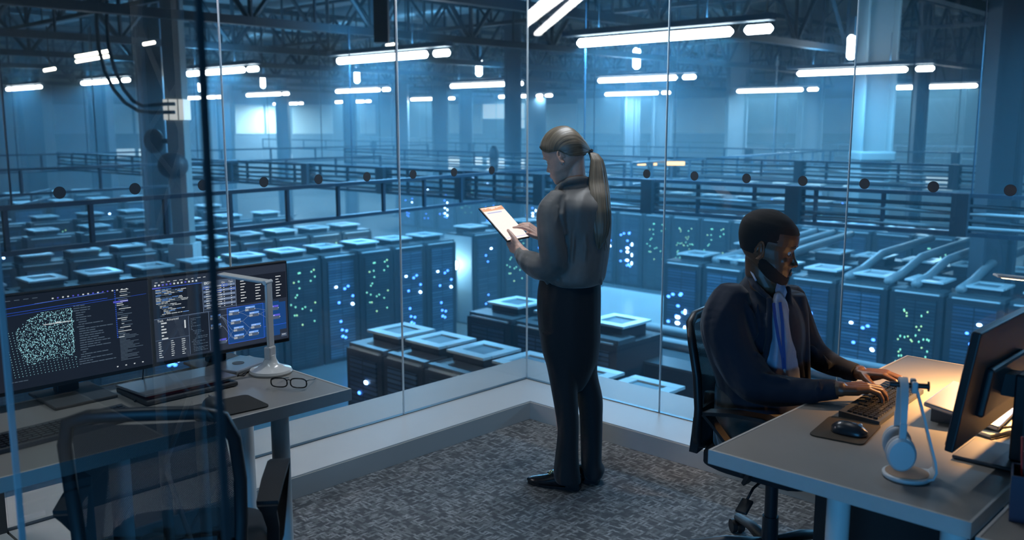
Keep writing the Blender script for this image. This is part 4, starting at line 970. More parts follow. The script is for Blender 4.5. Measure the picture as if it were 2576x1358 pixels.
# ------------------------------------------------------------------ people
UP = Vector((0, 0, 1))
def ring(b, px, py, hd, a, dep, n=28, e=.92, sk=0.0):
    c = V(px, py, hd); a = a*hd/F*1.0
    f = lambda x, p: math.copysign(abs(x)**p, x)
    return [c + RT*(a*f(math.cos(2*PI*k/n), e)) + FW*(dep*f(math.sin(2*PI*k/n), e) + sk*math.cos(2*PI*k/n)) for k in range(n)]
def dense(L, k=4):
    o = []
    for i in range(len(L)-1):
        for q in range(k): o.append(tuple(L[i][j]*(1-q/k)+L[i+1][j]*q/k for j in range(4)))
    return o+[L[-1]]
def cat(L, k=4):
    L = [tuple(q) for q in L]; n = len(L); o = []
    for i in range(n-1):
        p0, p1, p2, p3 = L[max(i-1, 0)], L[i], L[i+1], L[min(i+2, n-1)]
        for q in range(k):
            t = q/k; o.append(tuple(.5*(2*b_+(c_-a_)*t+(2*a_-5*b_+4*c_-d_)*t*t+(3*b_-a_-3*c_+d_)*t*t*t) for a_, b_, c_, d_ in zip(p0, p1, p2, p3)))
    return o+[L[-1]]
def head_frame(E, f, pitch, roll=0):
    f = f.normalized(); l = UP.cross(f).normalized()
    q = Matrix.Rotation(pitch, 3, l) @ Matrix.Rotation(roll, 3, f)
    f = q @ f; l = q @ l; u = f.cross(l).normalized()
    return f, l, u
HEADP = [(0.0, .33, .16, .07), (.025, .375, .06, .13), (.06, .40, .0, .175), (.11, .405, -.04, .21), (.17, .40, -.08, .24), (.24, .40, -.17, .262), (.31, .395, -.28, .283), (.38, .385, -.345, .30), (.44, .37, -.375, .308),
         (.50, .358, -.40, .312), (.545, .375, -.415, .32), (.58, .393, -.425, .326), (.64, .40, -.432, .334), (.70, .395, -.435, .338), (.77, .37, -.425, .335), (.84, .32, -.395, .315), (.90, .245, -.335, .27), (.95, .155, -.25, .205), (.985, .06, -.14, .12), (1.0, 0, -.07, .04)]
def head(b, O, f, l, u, h, fem=False, nose=1.0, lips=1.0, jaw=1.0):
    """O = point on the head axis at chin height; features added into b for remeshing"""
    P = lambda x, y, z: O + f*(x*h) + l*(y*h) + u*(z*h)
    rs = []
    for z, xf, xb, hw in HEADP:
        if fem and z < .2: hw *= .88
        if z < .3: hw *= jaw
        r_ = []
        for k in range(32):
            a = 2*PI*k/32; c = math.cos(a); s_ = math.sin(a)
            x0 = (xf+xb)/2; xr = (xf-xb)/2
            ey = .80 if c > 0 and z < .6 else .95
            r_.append(P(x0+xr*math.copysign(abs(c)**.92, c), hw*math.copysign(abs(s_)**ey, s_), z))
        rs.append(r_)
    b.rings(rs)
    # nose
    b.rings([[P(x+ (0 if k > 3 and k < 9 else 0) + w*1.0*math.cos(2*PI*k/12)*.75, w*math.sin(2*PI*k/12), z) for k in range(12)] for x, w, z in
             ((.335, .026, .555), (.352, .034, .50), (.375, .042, .44), (.395+.010*nose, .050, .385), (.408+.014*nose, .058, .345), (.405+.010*nose, .056, .315), (.385, .042, .292))])
    for s in (-1, 1):
        b.ell(P(.398, s*.062, .322), (.036*h, .032*h, .030*h), n=10, m=6)         # nostril wing
        b.ell(P(.285, s*.165, .375), (.065*h, .08*h, .075*h), n=14, m=10)               # cheek
        b.ell(P(.345, s*.12, .572), (.05*h, .085*h, .030*h), n=10, m=6); b.ell(P(.322, s*.14, .540), (.03*h, .06*h, .016*h), n=10, m=6); b.ell(P(.312, s*.14, .452), (.03*h, .06*h, .020*h), n=10, m=6)            # brow ridge
        # ear: rim, lobe and bowl
        ec = P(-.02, s*.322, .455); od = (l*s*.75 - f*.45).normalized(); ax = (f*.65+l*s*.45).normalized()
        pts = [ec + od*(.035*h) + ax*(.062*h*math.cos(t)) + u*(.125*h*math.sin(t)) for t in [R(-110)+k*R(30) for k in range(11)]]
        b.chain(pts, [.017*h]*len(pts), 8)
        b.ell(ec+u*(-.10*h)+od*.015*h, (.028*h,)*3, n=8, m=6); b.ell(ec+od*.008*h, (.035*h, .035*h, .10*h), n=8, m=6)
    # mouth volume
    b.ell(P(.362, 0, .205), (.045*h, .12*h, .07*h), n=12, m=8)
    b.ell(P(.345, 0, .055), (.065*h, .075*h, .05*h), n=12, m=8)
    return P
def eyes(P, h, f, l, u, parent, white, iris, mouth=None, brow=None, down=0):
    for s in (-1, 1):
        b = WM(); b.ell(P(.301, s*.134, .497), (.047*h,)*3, n=16, m=10); e = obj('eye', b, white, parent, True)
        c = P(.301, s*.134, .497)+(f*math.cos(down)-u*math.sin(down))*.042*h
        b = WM(); b.ell(c, (.012*h, .024*h, .024*h), M=Matrix((f, l, u)).transposed(), n=12, m=6); obj('iris', b, iris, e, True)
    if mouth:
        b = WM(); Mx = Matrix((f, l, u)).transposed()
        b.ell(P(.412, 0, .222), (.020*h, .088*h, .017*h), M=Mx); b.ell(P(.408, 0, .188), (.022*h, .078*h, .021*h), M=Mx); obj('lips', b, mouth, parent, True, remesh=.0018, sm=2)
    if brow:
        for s in (-1, 1):
            b = WM(); b.tube([P(.380, s*.06, .590), P(.372, s*.12, .604), P(.325, s*.20, .594)], [.010*h, .013*h, .006*h], 8); obj('eyebrow', b, brow, parent, True)
def hand(b, W, d, n, s, sc_=1.0, curls=((.5, .6, .4),)*4, spread=.10, thumb=None, tcurl=.4):
    """W wrist point, d towards the fingers, n out of the palm, s towards the thumb side"""
    d = d.normalized(); s = (s - d*s.dot(d)).normalized(); n = (n - d*n.dot(d) - s*n.dot(s)).normalized(); k_ = []
    b.ell(W, (.026*sc_, .026*sc_, .026*sc_), n=10, m=6)
    for i, (o, L) in enumerate(((.031, .088), (.011, .092), (-.010, .088), (-.029, .080))):
        k = W + d*(L*sc_) + s*(o*sc_) - n*(.004*sc_ - abs(i-1.3)*.002); k_.append(k)
        b.chain([W + s*(o*.45*sc_), W + d*(L*.5*sc_)+s*(o*.85*sc_), k], [.015*sc_, .0135*sc_, .0112*sc_], 8)
    b.chain([W+n*.006+s*.012*sc_, W+n*.008+s*.020*sc_+d*.04*sc_, W+n*.004+d*.07*sc_+s*.02*sc_], [.016*sc_, .017*sc_, .012*sc_], 8)
    b.chain([W+n*.005-s*.014*sc_, W+n*.006-s*.020*sc_+d*.05*sc_], [.014*sc_, .014*sc_], 8)
    for i, (k, L) in enumerate(zip(k_, (.92, 1.02, .96, .76))):
        ang = 0; p = k; pts = [p]; sp = (1.5-i)*spread
        for c, seg in zip(curls[i % len(curls)], (.044, .027, .021)):
            ang += c; dd = (d*math.cos(ang) + n*math.sin(ang)); dd = (dd + s*sp).normalized()
            p = p + dd*(seg*L*sc_); pts.append(p)
        b.chain(pts, [.0098*sc_, .0088*sc_, .0080*sc_, .0066*sc_], 8)
    td = (thumb or (d*.6 + s*.8)).normalized(); p0 = W + s*(.020*sc_) + d*(.018*sc_) + n*.004; p1 = p0 + (td*.8+s*.25).normalized()*(.040*sc_); p2 = p1 + td*(.032*sc_)
    t3 = (td*math.cos(tcurl) + (d*.8-s*.3)*math.sin(tcurl)).normalized(); p3 = p2 + t3*(.026*sc_)
    b.chain([p0, p1, p2, p3], [.0165*sc_, .0125*sc_, .0105*sc_, .0078*sc_], 8)
    return k_
def cloth(name, col, rough=.85, wr=.35, scale=14, sheen=.3):
    m = mat(name, col, rough, sheen=sheen, noise=.05, nscale=60)
    nt = m.node_tree; b = nt.nodes['Principled BSDF']; tc = nt.nodes.new('ShaderNodeTexCoord')
    w = nt.nodes.new('ShaderNodeTexWave'); w.inputs['Scale'].default_value = scale*.35; w.inputs['Distortion'].default_value = 9; w.inputs['Detail'].default_value = 2; w.inputs['Detail Scale'].default_value = 1.2
    mp = nt.nodes.new('ShaderNodeMapping'); mp.inputs['Scale'].default_value = (1, 1, .35); nt.links.new(tc.outputs['Object'], mp.inputs[0]); nt.links.new(mp.outputs[0], w.inputs['Vector'])
    bp = nt.nodes.new('ShaderNodeBump'); bp.inputs['Strength'].default_value = wr; bp.inputs['Distance'].default_value = .02
    nt.links.new(w.outputs['Fac'], bp.inputs['Height']); nt.links.new(bp.outputs[0], b.inputs['Normal'])
    return m
def strand_mat(name, c0, c1):
    m = mat(name, c0, .42, spec=.6); nt = m.node_tree; b = nt.nodes['Principled BSDF']; tc = nt.nodes.new('ShaderNodeTexCoord')
    n = nt.nodes.new('ShaderNodeTexNoise'); n.inputs['Scale'].default_value = 1; n.inputs['Detail'].default_value = 3
    mp = nt.nodes.new('ShaderNodeMapping'); mp.inputs['Scale'].default_value = (90, 2.2, 1); nt.links.new(tc.outputs['UV'], mp.inputs[0]); nt.links.new(mp.outputs[0], n.inputs['Vector'])
    r_ = nt.nodes.new('ShaderNodeValToRGB'); r_.color_ramp.elements[0].position = .3; r_.color_ramp.elements[0].color = tuple(c0)+(1,); r_.color_ramp.elements[1].position = .7; r_.color_ramp.elements[1].color = tuple(c1)+(1,)
    nt.links.new(n.outputs['Fac'], r_.inputs[0]); nt.links.new(r_.outputs[0], b.inputs['Base Color'])
    bp = nt.nodes.new('ShaderNodeBump'); bp.inputs['Strength'].default_value = .6; bp.inputs['Distance'].default_value = .003; nt.links.new(n.outputs['Fac'], bp.inputs['Height']); nt.links.new(bp.outputs[0], b.inputs['Normal'])
    return m
def px_r(p, hd): return p*hd/F
M_skinw = mat('fair_skin', (.56, .34, .26), .5, noise=.05, nscale=80); M_skinw.node_tree.nodes['Principled BSDF'].inputs['Subsurface Weight'].default_value = .06
M_skinm = mat('dark_skin', (.105, .050, .028), .42, noise=.08, nscale=90)
M_eyew = mat('eye_white', (.55, .53, .50), .2); M_iris = mat('iris_brown', (.02, .012, .008), .1)
# ---- woman -------------------------------------------------------
base = V(1440, 1222, 4.0); base.z = 0
wo = thing('person', 'woman in grey blouse and black trousers standing by the glass, reading a tablet', 'person', base)
off = base.copy()
def WM(): b = MB(); b.off = off; return b
fW = (-RT*math.cos(R(22)) + FW*math.sin(R(22)))
hW = .222
fh, lh, uh = head_frame(None, fW, R(24))
Oh = V(1424, 396, 3.955) + FW*.072 - uh*(.455*hW)
b = WM(); P = head(b, Oh, fh, lh, uh, hW, fem=True, nose=1.3)
b.rings([ring(b, x, y, hd, a, dp) for x, y, hd, a, dp in ((1448, 385, 4.03, 21, .042), (1447, 410, 4.03, 23, .045), (1448, 440, 4.03, 25, .05), (1450, 462, 4.03, 32, .06), (1453, 490, 4.03, 52, .10), (1453, 540, 4.03, 62, .12), (1452, 640, 4.03, 58, .10), (1436, 720, 4.03, 66, .11), (1434, 800, 4.03, 68, .12), (1435, 870, 4.03, 60, .10))])
# arms and legs inside the clothes
eL = V(1405, 652, 3.90); wL = V(1307, 628, 4.07); eR = V(1446, 640, 4.24); wR = V(1358, 592, 4.26)
b.chain([V(1400, 520, 3.915), V(1388, 600, 3.885), V(1385, 662, 3.90), V(1340, 655, 3.98), wL], [.032, .032, .03, .027, .024], 10); b.chain([V(1470, 515, 4.13), V(1455, 630, 4.2), V(1405, 610, 4.24), wR], [.03, .03, .026, .022], 10)
for xs in (((1412, 860, 3.98, .055), (1418, 1010, 3.98, .045), (1432, 1190, 3.965, .03)), ((1470, 860, 4.08, .055), (1484, 1010, 4.09, .040), (1489, 1185, 4.06, .03))):
    b.chain([V(x, y, hd) for x, y, hd, r_ in xs], [r_ for *_, r_ in xs], 12)
# tablet frame vectors (needed for the hands)
tc_ = V(1268, 561, 4.2); tS = RT*.103+UP*.006+FW*.112; tL = RT*.141-UP*.142-FW*.112; tS = tS.normalized()*.152; tL = (tL-tS.normalized()*tL.dot(tS.normalized())).normalized()*.226; tN = tS.cross(tL).normalized()
if tN.dot(CAM-tc_) < 0: tN = -tN
hc = V(1283, 606, 4.10)
hand(b, wL, (V(1259, 603, 4.205)-wL), tN, -(tL.normalized())*.2+tS.normalized()*-.2+UP*.9, .90, ((.25, .25, .15), (.3, .3, .2), (.3, .35, .2), (.35, .35, .3)), .05, thumb=(V(1272, 590, 4.135)-wL).normalized()+UP*.15, tcurl=.15)
hand(b, wR, (V(1318, 562, 4.22)-wR), -tN*.6-UP*.4, -FW*.8-UP*.5, .88, ((.25, .35, .2), (.55, .7, .5), (.7, .8, .6), (.8, .9, .6)), .04, thumb=(V(1330, 580, 4.19)-wR), tcurl=.2)
body = obj('body', b, M_skinw, wo, remesh=.0032, sm=3)
eyes(P, hW, fh, lh, uh, wo, M_eyew, M_iris, mat('lips_rose', (.42, .17, .14), .45), mat('eyebrow_brown', (.12, .08, .05), .8), down=.5)
b = WM(); e0 = P(-.0, .335, .335); b.tube([e0+uh*.008*math.cos(t)*1.0+fh*.008*math.sin(t) for t in [k*PI/8 for k in range(17)]], .0013, 6); obj('earring', b, mat('silver', (.6, .6, .6), .2, .9), wo, True)
b = WM(); e0 = P(-.0, -.335, .335)
# hair: cap, gathered back, ponytail
M_hair = strand_mat('ash_blond_hair', (.06, .046, .03), (.19, .15, .10))
def sheet(b, G, closed=False):
    """grid of points G[j][i] with uv = (i, j) so that strands run along j"""
    uv = b.b.loops.layers.uv.verify(); vs_ = [[b._v(p) for p in r_] for r_ in G]; m_ = len(G); n = len(G[0])
    for j in range(m_-1):
        for i in range(n if closed else n-1):
            i2 = (i+1) % n; f_ = b._f([vs_[j][i], vs_[j][i2], vs_[j+1][i2], vs_[j+1][i]])
            if f_:
                for lp, q in zip(f_.loops, ((i, j), (i+1, j), (i+1, j+1), (i, j+1))): lp[uv].uv = (q[0]/n, q[1]/m_)
tie = V(1484, 381, 4.035)
HL = [(-.36, .10, .34), (-.30, .21, .35), (-.20, .30, .40), (-.12, .345, .49), (-.04, .36, .575), (.06, .355, .60), (.17, .325, .625), (.26, .275, .68), (.33, .20, .76), (.375, .10, .815), (.39, 0, .83)]
HL = HL + [(x, -y, z) for x, y, z in reversed(HL[:-1])]
def crv(L, n):
    o = []
    for i in range(n):
        t_ = i/(n-1)*(len(L)-1); k = min(int(t_), len(L)-2); f_ = t_-k; f_ = f_
        o.append(tuple(L[k][q]*(1-f_)+L[k+1][q]*f_ for q in range(3)))
    return o
c0 = Vector((-.015, 0, .60)); rad = Vector((.462, .372, .447)); tl_ = Vector((0, 0, 0))
inv = Matrix((fh, lh, uh)); tloc = (inv @ (tie-Oh))/hW
hl = crv(HL, 121); G = []
ns = [random.Random(q).uniform(-1, 1) for q in range(60)]
d1 = (tloc-c0); d1 = Vector((d1.x/rad.x, d1.y/rad.y, d1.z/rad.z)).normalized()
for j in range(23):
    f_ = j/22; r_ = []
    for i, p_ in enumerate(hl):
        d0 = Vector(p_)-c0; d0 = Vector((d0.x/rad.x, d0.y/rad.y, d0.z/rad.z)); m0 = d0.length; d0.normalize()
        g = f_**.9*.93; wv = max(0, min(1, (d0.x+.35)/.8)); mid = ((d0+d1)*.5+Vector((.1*wv, d0.y*.35, 1.5*wv**1.3+.02))).normalized(); dd = d0.slerp(mid, g).slerp(mid.slerp(d1, g), g); m1 = m0*(1-min(1, g*2.2))+1.0*min(1, g*2.2)
        rr = m1*(1+.030+.012*math.sin(min(1, f_*5)*PI/2)+.007*math.sin(i*.55+ns[i//4]*1.5)*min(1, f_*3)+.003*math.sin(i*1.9))
        q = c0+Vector((dd.x*rad.x, dd.y*rad.y, dd.z*rad.z))*rr
        if g > .62: k = (g-.62)/.31; k = k*k*(3-2*k); q = q.lerp(tloc+Vector((dd.x, dd.y, dd.z))*.035, k)
        r_.append(P(*q))
    G.append(r_)
b = WM(); sheet(b, G); ho = obj('hair', b, M_hair, wo, True)
so = ho.modifiers.new('t', 'SOLIDIFY'); so.thickness = .010; so.offset = -1
b = WM(); b.cyl(tie+(RT*.004-UP*.001)-(RT*.8-UP*.45)*.006, tie+(RT*.8-UP*.45)*.010, .014, n=16); obj('hair_tie', b, M_blk, wo, 'auto')
pts = [(1484, 381, 4.035, 5), (1493, 387, 4.02, 11), (1501, 402, 4.0, 15), (1503, 425, 3.985, 19), (1504, 455, 3.97, 23), (1508, 490, 3.925, 24), (1511, 530, 3.895, 24), (1512, 560, 3.885, 23), (1512, 588, 3.88, 18), (1509, 608, 3.88, 11), (1507, 622, 3.88, 2)]
pp = []
for i in range(len(pts)-1):
    for q in range(4): pp.append(tuple(pts[i][k]*(1-q/4)+pts[i+1][k]*q/4 for k in range(4)))
pp.append(pts[-1])
b = WM(); G = []
for j, (x, y, hd, a) in enumerate(pp):
    c = V(x, y, hd); r0 = px_r(a, hd); r_ = []
    for i in range(72):
        t_ = 2*PI*i/72; k = 1+.07*math.sin(5*t_+j*.05)+.05*math.sin(11*t_+1-j*.07)+.03*math.sin(23*t_)
        r_.append(c+RT*(r0*k*math.cos(t_))+FW*(r0*.62*k*math.sin(t_))+UP*(.012*math.sin(7*t_)*max(0, (j-30)/12)))
    G.append(r_)
sheet(b, G, True); obj('ponytail', b, M_hair, wo, True)
b = WM()
for q in range(8): # stray ends of hair
    x = 1497+q*3.5; b.tube([V(x, 560, 3.92), V(x+2, 600, 3.915), V(x+4+q % 3*2, 622+(q*7) % 13, 3.92)], [.004, .0025, .0006], 6)
tag(obj('hair_ends', b, M_hair, wo, True), kind='stuff')
# blouse
M_bl = cloth('blouse_grey_satin', (.115, .108, .098), .6, .30, 12, sheen=.2)
b = WM()
b.rings([ring(b, x, y, hd, a, dp, 36) for x, y, hd, a, dp in cat(((1447, 452, 4.02, 33, .062), (1449, 470, 4.02, 44, .085), (1450, 484, 4.02, 62, .12), (1452, 500, 4.025, 76, .155), (1454, 522, 4.03, 82, .175), (1456, 560, 4.03, 82, .17), (1455, 600, 4.03, 81, .16), (1453, 640, 4.02, 79, .155), (1449, 672, 4.01, 78, .155),
          (1446, 694, 4.01, 77, .158), (1443, 706, 4.01, 72, .150), (1440, 713, 4.01, 60, .13)))])
# sleeves
sl = [(1400, 500, 3.915, 25), (1384, 530, 3.90, 33), (1383, 570, 3.885, 33), (1387, 610, 3.875, 34), (1392, 645, 3.88, 36), (1385, 668, 3.895, 33), (1360, 672, 3.93, 34), (1336, 660, 3.985, 30), (1318, 648, 4.03, 22), (1312, 642, 4.045, 18)]
sl = cat(sl); b.chain([V(x, y, hd) for x, y, hd, a in sl], [px_r(a, hd) for x, y, hd, a in sl], 14)
b.chain([V(1370, 690, 3.93), V(1392, 690, 3.90), V(1410, 668, 3.89)], [.030, .034, .04], 12)
b.cyl(V(1322, 648, 4.03), V(1306, 634, 4.065), .036, .031, 20)
b.chain([V(1475, 500, 4.15), V(1462, 560, 4.22), V(1452, 640, 4.22), V(1405, 615, 4.24), V(1372, 598, 4.26)], [.05, .06, .062, .05, .036], 12)
# collar band and seams
b.tube([V(x, y, hd) for x, y, hd in ((1417, 462, 3.955), (1430, 455, 3.945), (1450, 452, 3.945), (1468, 450, 3.96), (1480, 450, 4.0))], [.012, .015, .016, .015, .010], 10)
b.tube([V(x, y, hd) for x, y, hd in ((1417, 460, 3.96), (1404, 474, 3.955), (1392, 494, 3.95))], [.012, .016, .008], 8)
# folds
for f_ in (((1404, 520, 3.86), (1398, 560, 3.845), (1400, 610, 3.84), (1408, 650, 3.845)), ((1372, 540, 3.87), (1366, 580, 3.85), (1366, 620, 3.85), (1378, 655, 3.85)), ((1440, 560, 3.872), (1442, 610, 3.87), (1438, 660, 3.87), (1432, 700, 3.87)),
           ((1470, 560, 3.87), (1474, 620, 3.87), (1470, 680, 3.87)), ((1504, 630, 3.91), (1500, 670, 3.90), (1496, 700, 3.90)), ((1420, 500, 3.885), (1415, 540, 3.86), (1424, 590, 3.87)), ((1345, 668, 3.93), (1362, 690, 3.915), (1388, 702, 3.90))):
    b.tube([V(*p) for p in f_], [.004] + [.010]*(len(f_)-2) + [.004], 8)
for k in range(11):
    x = 1375+k*13.5; b.tube([V(x-2, 690, 3.93-.065*math.sin((k+1)/12*PI)), V(x, 706, 3.925-.062*math.sin((k+1)/12*PI)), V(x+3, 716, 3.95-.06*math.sin((k+1)/12*PI))], [.006, .011, .006], 8)
obj('blouse', b, M_bl, wo, remesh=.005, sm=4)
# trousers
M_tr = cloth('trousers_black', (.006, .0065, .009), .8, .25, 8, sheen=.1)
b = WM()
b.rings([ring(b, x, y, hd, a, dp, 32) for x, y, hd, a, dp in cat(((1434, 700, 4.01, 77, .12), (1432, 730, 4.01, 81, .13), (1431, 770, 4.01, 82, .14), (1432, 810, 4.01, 80.5, .14), (1434, 850, 4.01, 78, .135), (1436, 880, 4.015, 73, .13), (1438, 905, 4.02, 67, .122), (1441, 930, 4.02, 52, .105), (1445, 955, 4.03, 36, .085), (1450, 978, 4.03, 16, .05)))])
def leg(rs_): b.rings([ring(b, (xl+xr)/2, y, hd, (xr-xl)/2, dp, 24) for y, xl, xr, hd, dp in cat(rs_)])
leg([(830, 1356, 1440, 3.97, .085), (880, 1362, 1456, 3.97, .085), (922, 1374, 1456, 3.97, .078), (978, 1385, 1454, 3.97, .070), (1028, 1394, 1456, 3.97, .062), (1060, 1399, 1457, 3.97, .058), (1091, 1401, 1457, 3.97, .057), (1147, 1395, 1457, 3.97, .058), (1180, 1391, 1460, 3.968, .062), (1204, 1393, 1463, 3.965, .064), (1212, 1400, 1463, 3.962, .06)])
leg([(830, 1430, 1512, 4.08, .085), (880, 1440, 1508, 4.08, .085), (922, 1444, 1503, 4.08, .08), (950, 1446, 1506, 4.09, .075), (1000, 1450, 1517, 4.09, .068), (1049, 1457, 1517, 4.085, .062), (1109, 1459, 1516, 4.075, .058), (1158, 1460, 1515, 4.065, .06), (1176, 1462, 1523, 4.06, .062), (1192, 1466, 1518, 4.055, .062), (1200, 1470, 1512, 4.05, .056)])
obj('trousers', b, M_tr, wo, remesh=.006, sm=3)
# shoes
M_shoe = mat('black_leather', (.010, .010, .012), .25, coat=.3)
def shoe(heel, toe, buckle, z0=0):
    d = (toe-heel); L = d.length; d.normalize(); s = Vector((-d.y, d.x, 0)); b = WM()
    b.rings([[heel + d*(x*L) + s*(w*math.cos(a)) + UP*max(.012 if x > .28 else .03, zc+hh*math.sin(a)) for a in [k*PI/10 for k in range(20)]] for x, w, zc, hh in
             ((0, .018, .05, .025), (.04, .030, .05, .035), (.2, .033, .048, .040), (.35, .034, .04, .040), (.5, .037, .032, .036), (.65, .042, .026, .026), (.8, .040, .022, .020), (.92, .028, .020, .013), (1.0, .010, .018, .006))])
    b.rings([[heel + d*(x*L) + s*w + UP*z for x, w in ((.01, -.02), (.25, -.030), (.25, .030), (.01, .02))] for z in (0.001, .032)])
    b.rings([[heel + d*(x*L) + s*w + UP*z for x, w in ((.25, -.030), (.6, -.041), (.85, -.035), (.98, -.012), (.98, .012), (.85, .035), (.6, .041), (.25, .030))] for z in (0.002, .014)])
    o = obj('shoe', b, M_shoe, wo, 'auto')
    if buckle:
        b = WM(); c = heel+d*(.56*L)+UP*.070
        for q in (-.018, -.006, .006, .018): b.tube([c+s*q+s*.006*math.cos(t)+d*.006*math.sin(t)-UP*abs(q)*.35 for t in [k*PI/5 for k in range(11)]], .002, 6)
        obj('gold_buckle', b, mat('gold', (.75, .52, .22), .25, .9), o, True)
h0 = V(1461, 1231, 3.962); t0 = V(1327, 1211, 4.053); h0.z = t0.z = 0; shoe(h0, t0, True)
h1 = V(1508, 1212, 4.04); h1.z = 0; shoe(h1, h1+(t0-h0)*.98, False)
# tablet
t = thing('tablet', 'glowing tablet computer held by the woman in her left hand', 'tablet', tc_)
Mt = Matrix((tS.normalized(), tL.normalized(), tN)).transposed().to_4x4()
b = MB(); b.box(None, (.152, .226, .008), bev=.003, M=Mt); obj('tablet_case', b, M_blk, t)
b = MB(); b.box(None, (.142, .214, .0006), M=Matrix.Translation(tN*.0044) @ Mt)
obj('tablet_screen', b, mat('tablet_screen_white', (.02, .02, .02), .3, emit=(.98, .87, .80), es=1.08, sample=True), t)
for (x0, x1, y0, y1, c, nm) in ((-.071, .071, -.107, -.082, (.95, .48, .27), 'orange_header'), (-.055, .04, -.072, -.066, (.55, .58, .85), 'text_bar'), (-.066, .066, .094, .098, (.7, .7, .95), 'bottom_bar')):
    b = MB(); b.box(None, (x1-x0, y1-y0, .0004), M=Matrix.Translation(tN*.0049) @ Mt @ Matrix.Translation(((x0+x1)/2, (y0+y1)/2, 0)))
    obj(nm, b, mat('tablet_'+nm, (.02, .02, .02), .3, emit=c, es=.9), t)
b = MB(); rnd = random.Random(4)
for i in range(14):
    h_ = rnd.uniform(.004, .017); b.box(None, (.009, h_, .0004), M=Matrix.Translation(tN*.0053) @ Mt @ Matrix.Translation((-.062+i*.0092, -.106+h_/2, 0)))
tag(obj('header_chart', b, mat('tablet_chart', (.02, .02, .02), .3, emit=(1, .80, .68), es=1), t), kind='stuff')
# ---- man ---------------------------------------------------------
base = Vector((2.12, -1.0, .0))
mo = thing('person', 'seated man in dark blue jacket and pale shirt typing at the right desk', 'person', base); off = base.copy()
fM = (RT*math.cos(R(24)) - FW*math.sin(R(24))); hM = .247
fh, lh, uh = head_frame(None, fM, R(13))
Oh = V(1942, 632, 3.075) + FW*.080 - uh*(.455*hM) + fh*.004
b = WM(); P = head(b, Oh, fh, lh, uh, hM, nose=2.0, jaw=1.04)
b.rings([[c_ + f_*(a_*math.cos(t_)) + l_*(w_*math.sin(t_)) for t_ in [k*PI/12 for k in range(24)]] for c_, f_, l_, a_, w_ in ((P(-.04, 0, .42), fh, lh, .058, .052), (P(-.02, 0, .25), fh, lh, .058, .053), (P(.03, 0, .08), fM, lh, .056, .056), (V(1930, 716, 3.16), fM, lh, .060, .062), (V(1924, 745, 3.19), fM, lh, .066, .078))])
b.rings([ring(b, x, y, hd, a, dp) for x, y, hd, a, dp in ((1918, 735, 3.23, 34, .05), (1903, 770, 3.25, 70, .08), (1898, 820, 3.26, 80, .08), (1905, 900, 3.27, 75, .08), (1915, 1000, 3.3, 75, .08), (1910, 1070, 3.32, 75, .08))])
eR = V(1898, 968, 2.99); wR = V(2112, 978, 2.855); eL = V(2050, 885, 3.27); wL = V(2163, 937, 3.09)
b.chain([V(1845, 775, 3.10), V(1832, 850, 3.06), V(1892, 950, 3.0), V(1980, 984, 2.94), V(2060, 981, 2.89), wR], [.035, .035, .035, .030, .024, .025], 10); b.chain([V(1990, 770, 3.34), V(2012, 840, 3.31), V(2050, 890, 3.27), V(2110, 922, 3.17), wL], [.03, .03, .03, .026, .024], 10)
hipR = Vector((2.10, -1.12, .53)); hipL = Vector((2.10, -.90, .53))
for hp, kn, ft in ((hipR, Vector((2.52, -1.17, .56)), Vector((2.60, -1.16, .09))), (hipL, Vector((2.52, -.88, .56)), Vector((2.50, -.85, .09)))): b.chain([hp, kn, ft], [.07, .052, .035], 12)
# typing hands
zt = .772
def fing(x, y): return Vector((x, y, zt))
hand(b, wR, Vector((2.66, -1.03, .812))-wR, Vector((.12, .1, -1)), Vector((-.45, .9, 0)), 1.03, ((.30, .62, .45), (.22, .58, .45), (.28, .62, .5), (.38, .68, .5)), .09, thumb=Vector((.55, .75, -.22)), tcurl=.1)
hand(b, wL, Vector((2.625, -.925, .812))-wL, Vector((.12, .05, -1)), Vector((-.1, -1, 0)), 1.03, ((.35, .68, .5), (.30, .65, .5), (.32, .68, .5), (.42, .7, .5)), .10, thumb=Vector((.75, -.55, -.22)), tcurl=.1)
obj('body', b, M_skinm, mo, remesh=.0026, sm=3)
eyes(P, hM, fh, lh, uh, mo, M_eyew, M_iris, mat('lips_dark', (.20, .075, .05), .35), mat('eyebrow_black', (.006, .005, .004), .8), down=.35)
# close-cropped hair and stubble: thin shells just over the skin
M_crop = mat('cropped_black_hair', (.010, .009, .009), .9, noise=.3, nscale=500, bump=.6, bscale=900)
b = WM()
rs = []
for z, xf, xb, hw in dense([q for q in HEADP if q[0] >= .38]):
    r_ = []
    for k in range(96):
        a = 2*PI*k/96; c = math.cos(a); s_ = math.sin(a); lim = .13 if z < .52 else (.20 if z < .66 else (.16+.4*(z-.66)))
        x0 = (xf+xb)/2; xr = (xf-xb)/2+.010; x = x0+xr*math.copysign(abs(c)**.92, c)
        back = -.12 if z < .50 else (.02 if z < .60 else (.16 if z < .74 else .40))
        g = 1 if x < back else -1
        k_ = 1.0+(.010 if g > 0 else -.03)
        r_.append(P(x if g > 0 else x0+(xr-.035)*math.copysign(abs(c)**.92, c), (hw*k_+.006*g)*math.copysign(abs(s_)**.95, s_), z+(.008 if z > .9 else 0)))
    rs.append(r_)
b.rings(rs); o = obj('cropped_hair', b, M_crop, mo, True); md = o.modifiers.new('s', 'SMOOTH'); md.iterations = 3
b = WM(); rs = []
HB = dense([q for q in HEADP if q[0] <= .39])
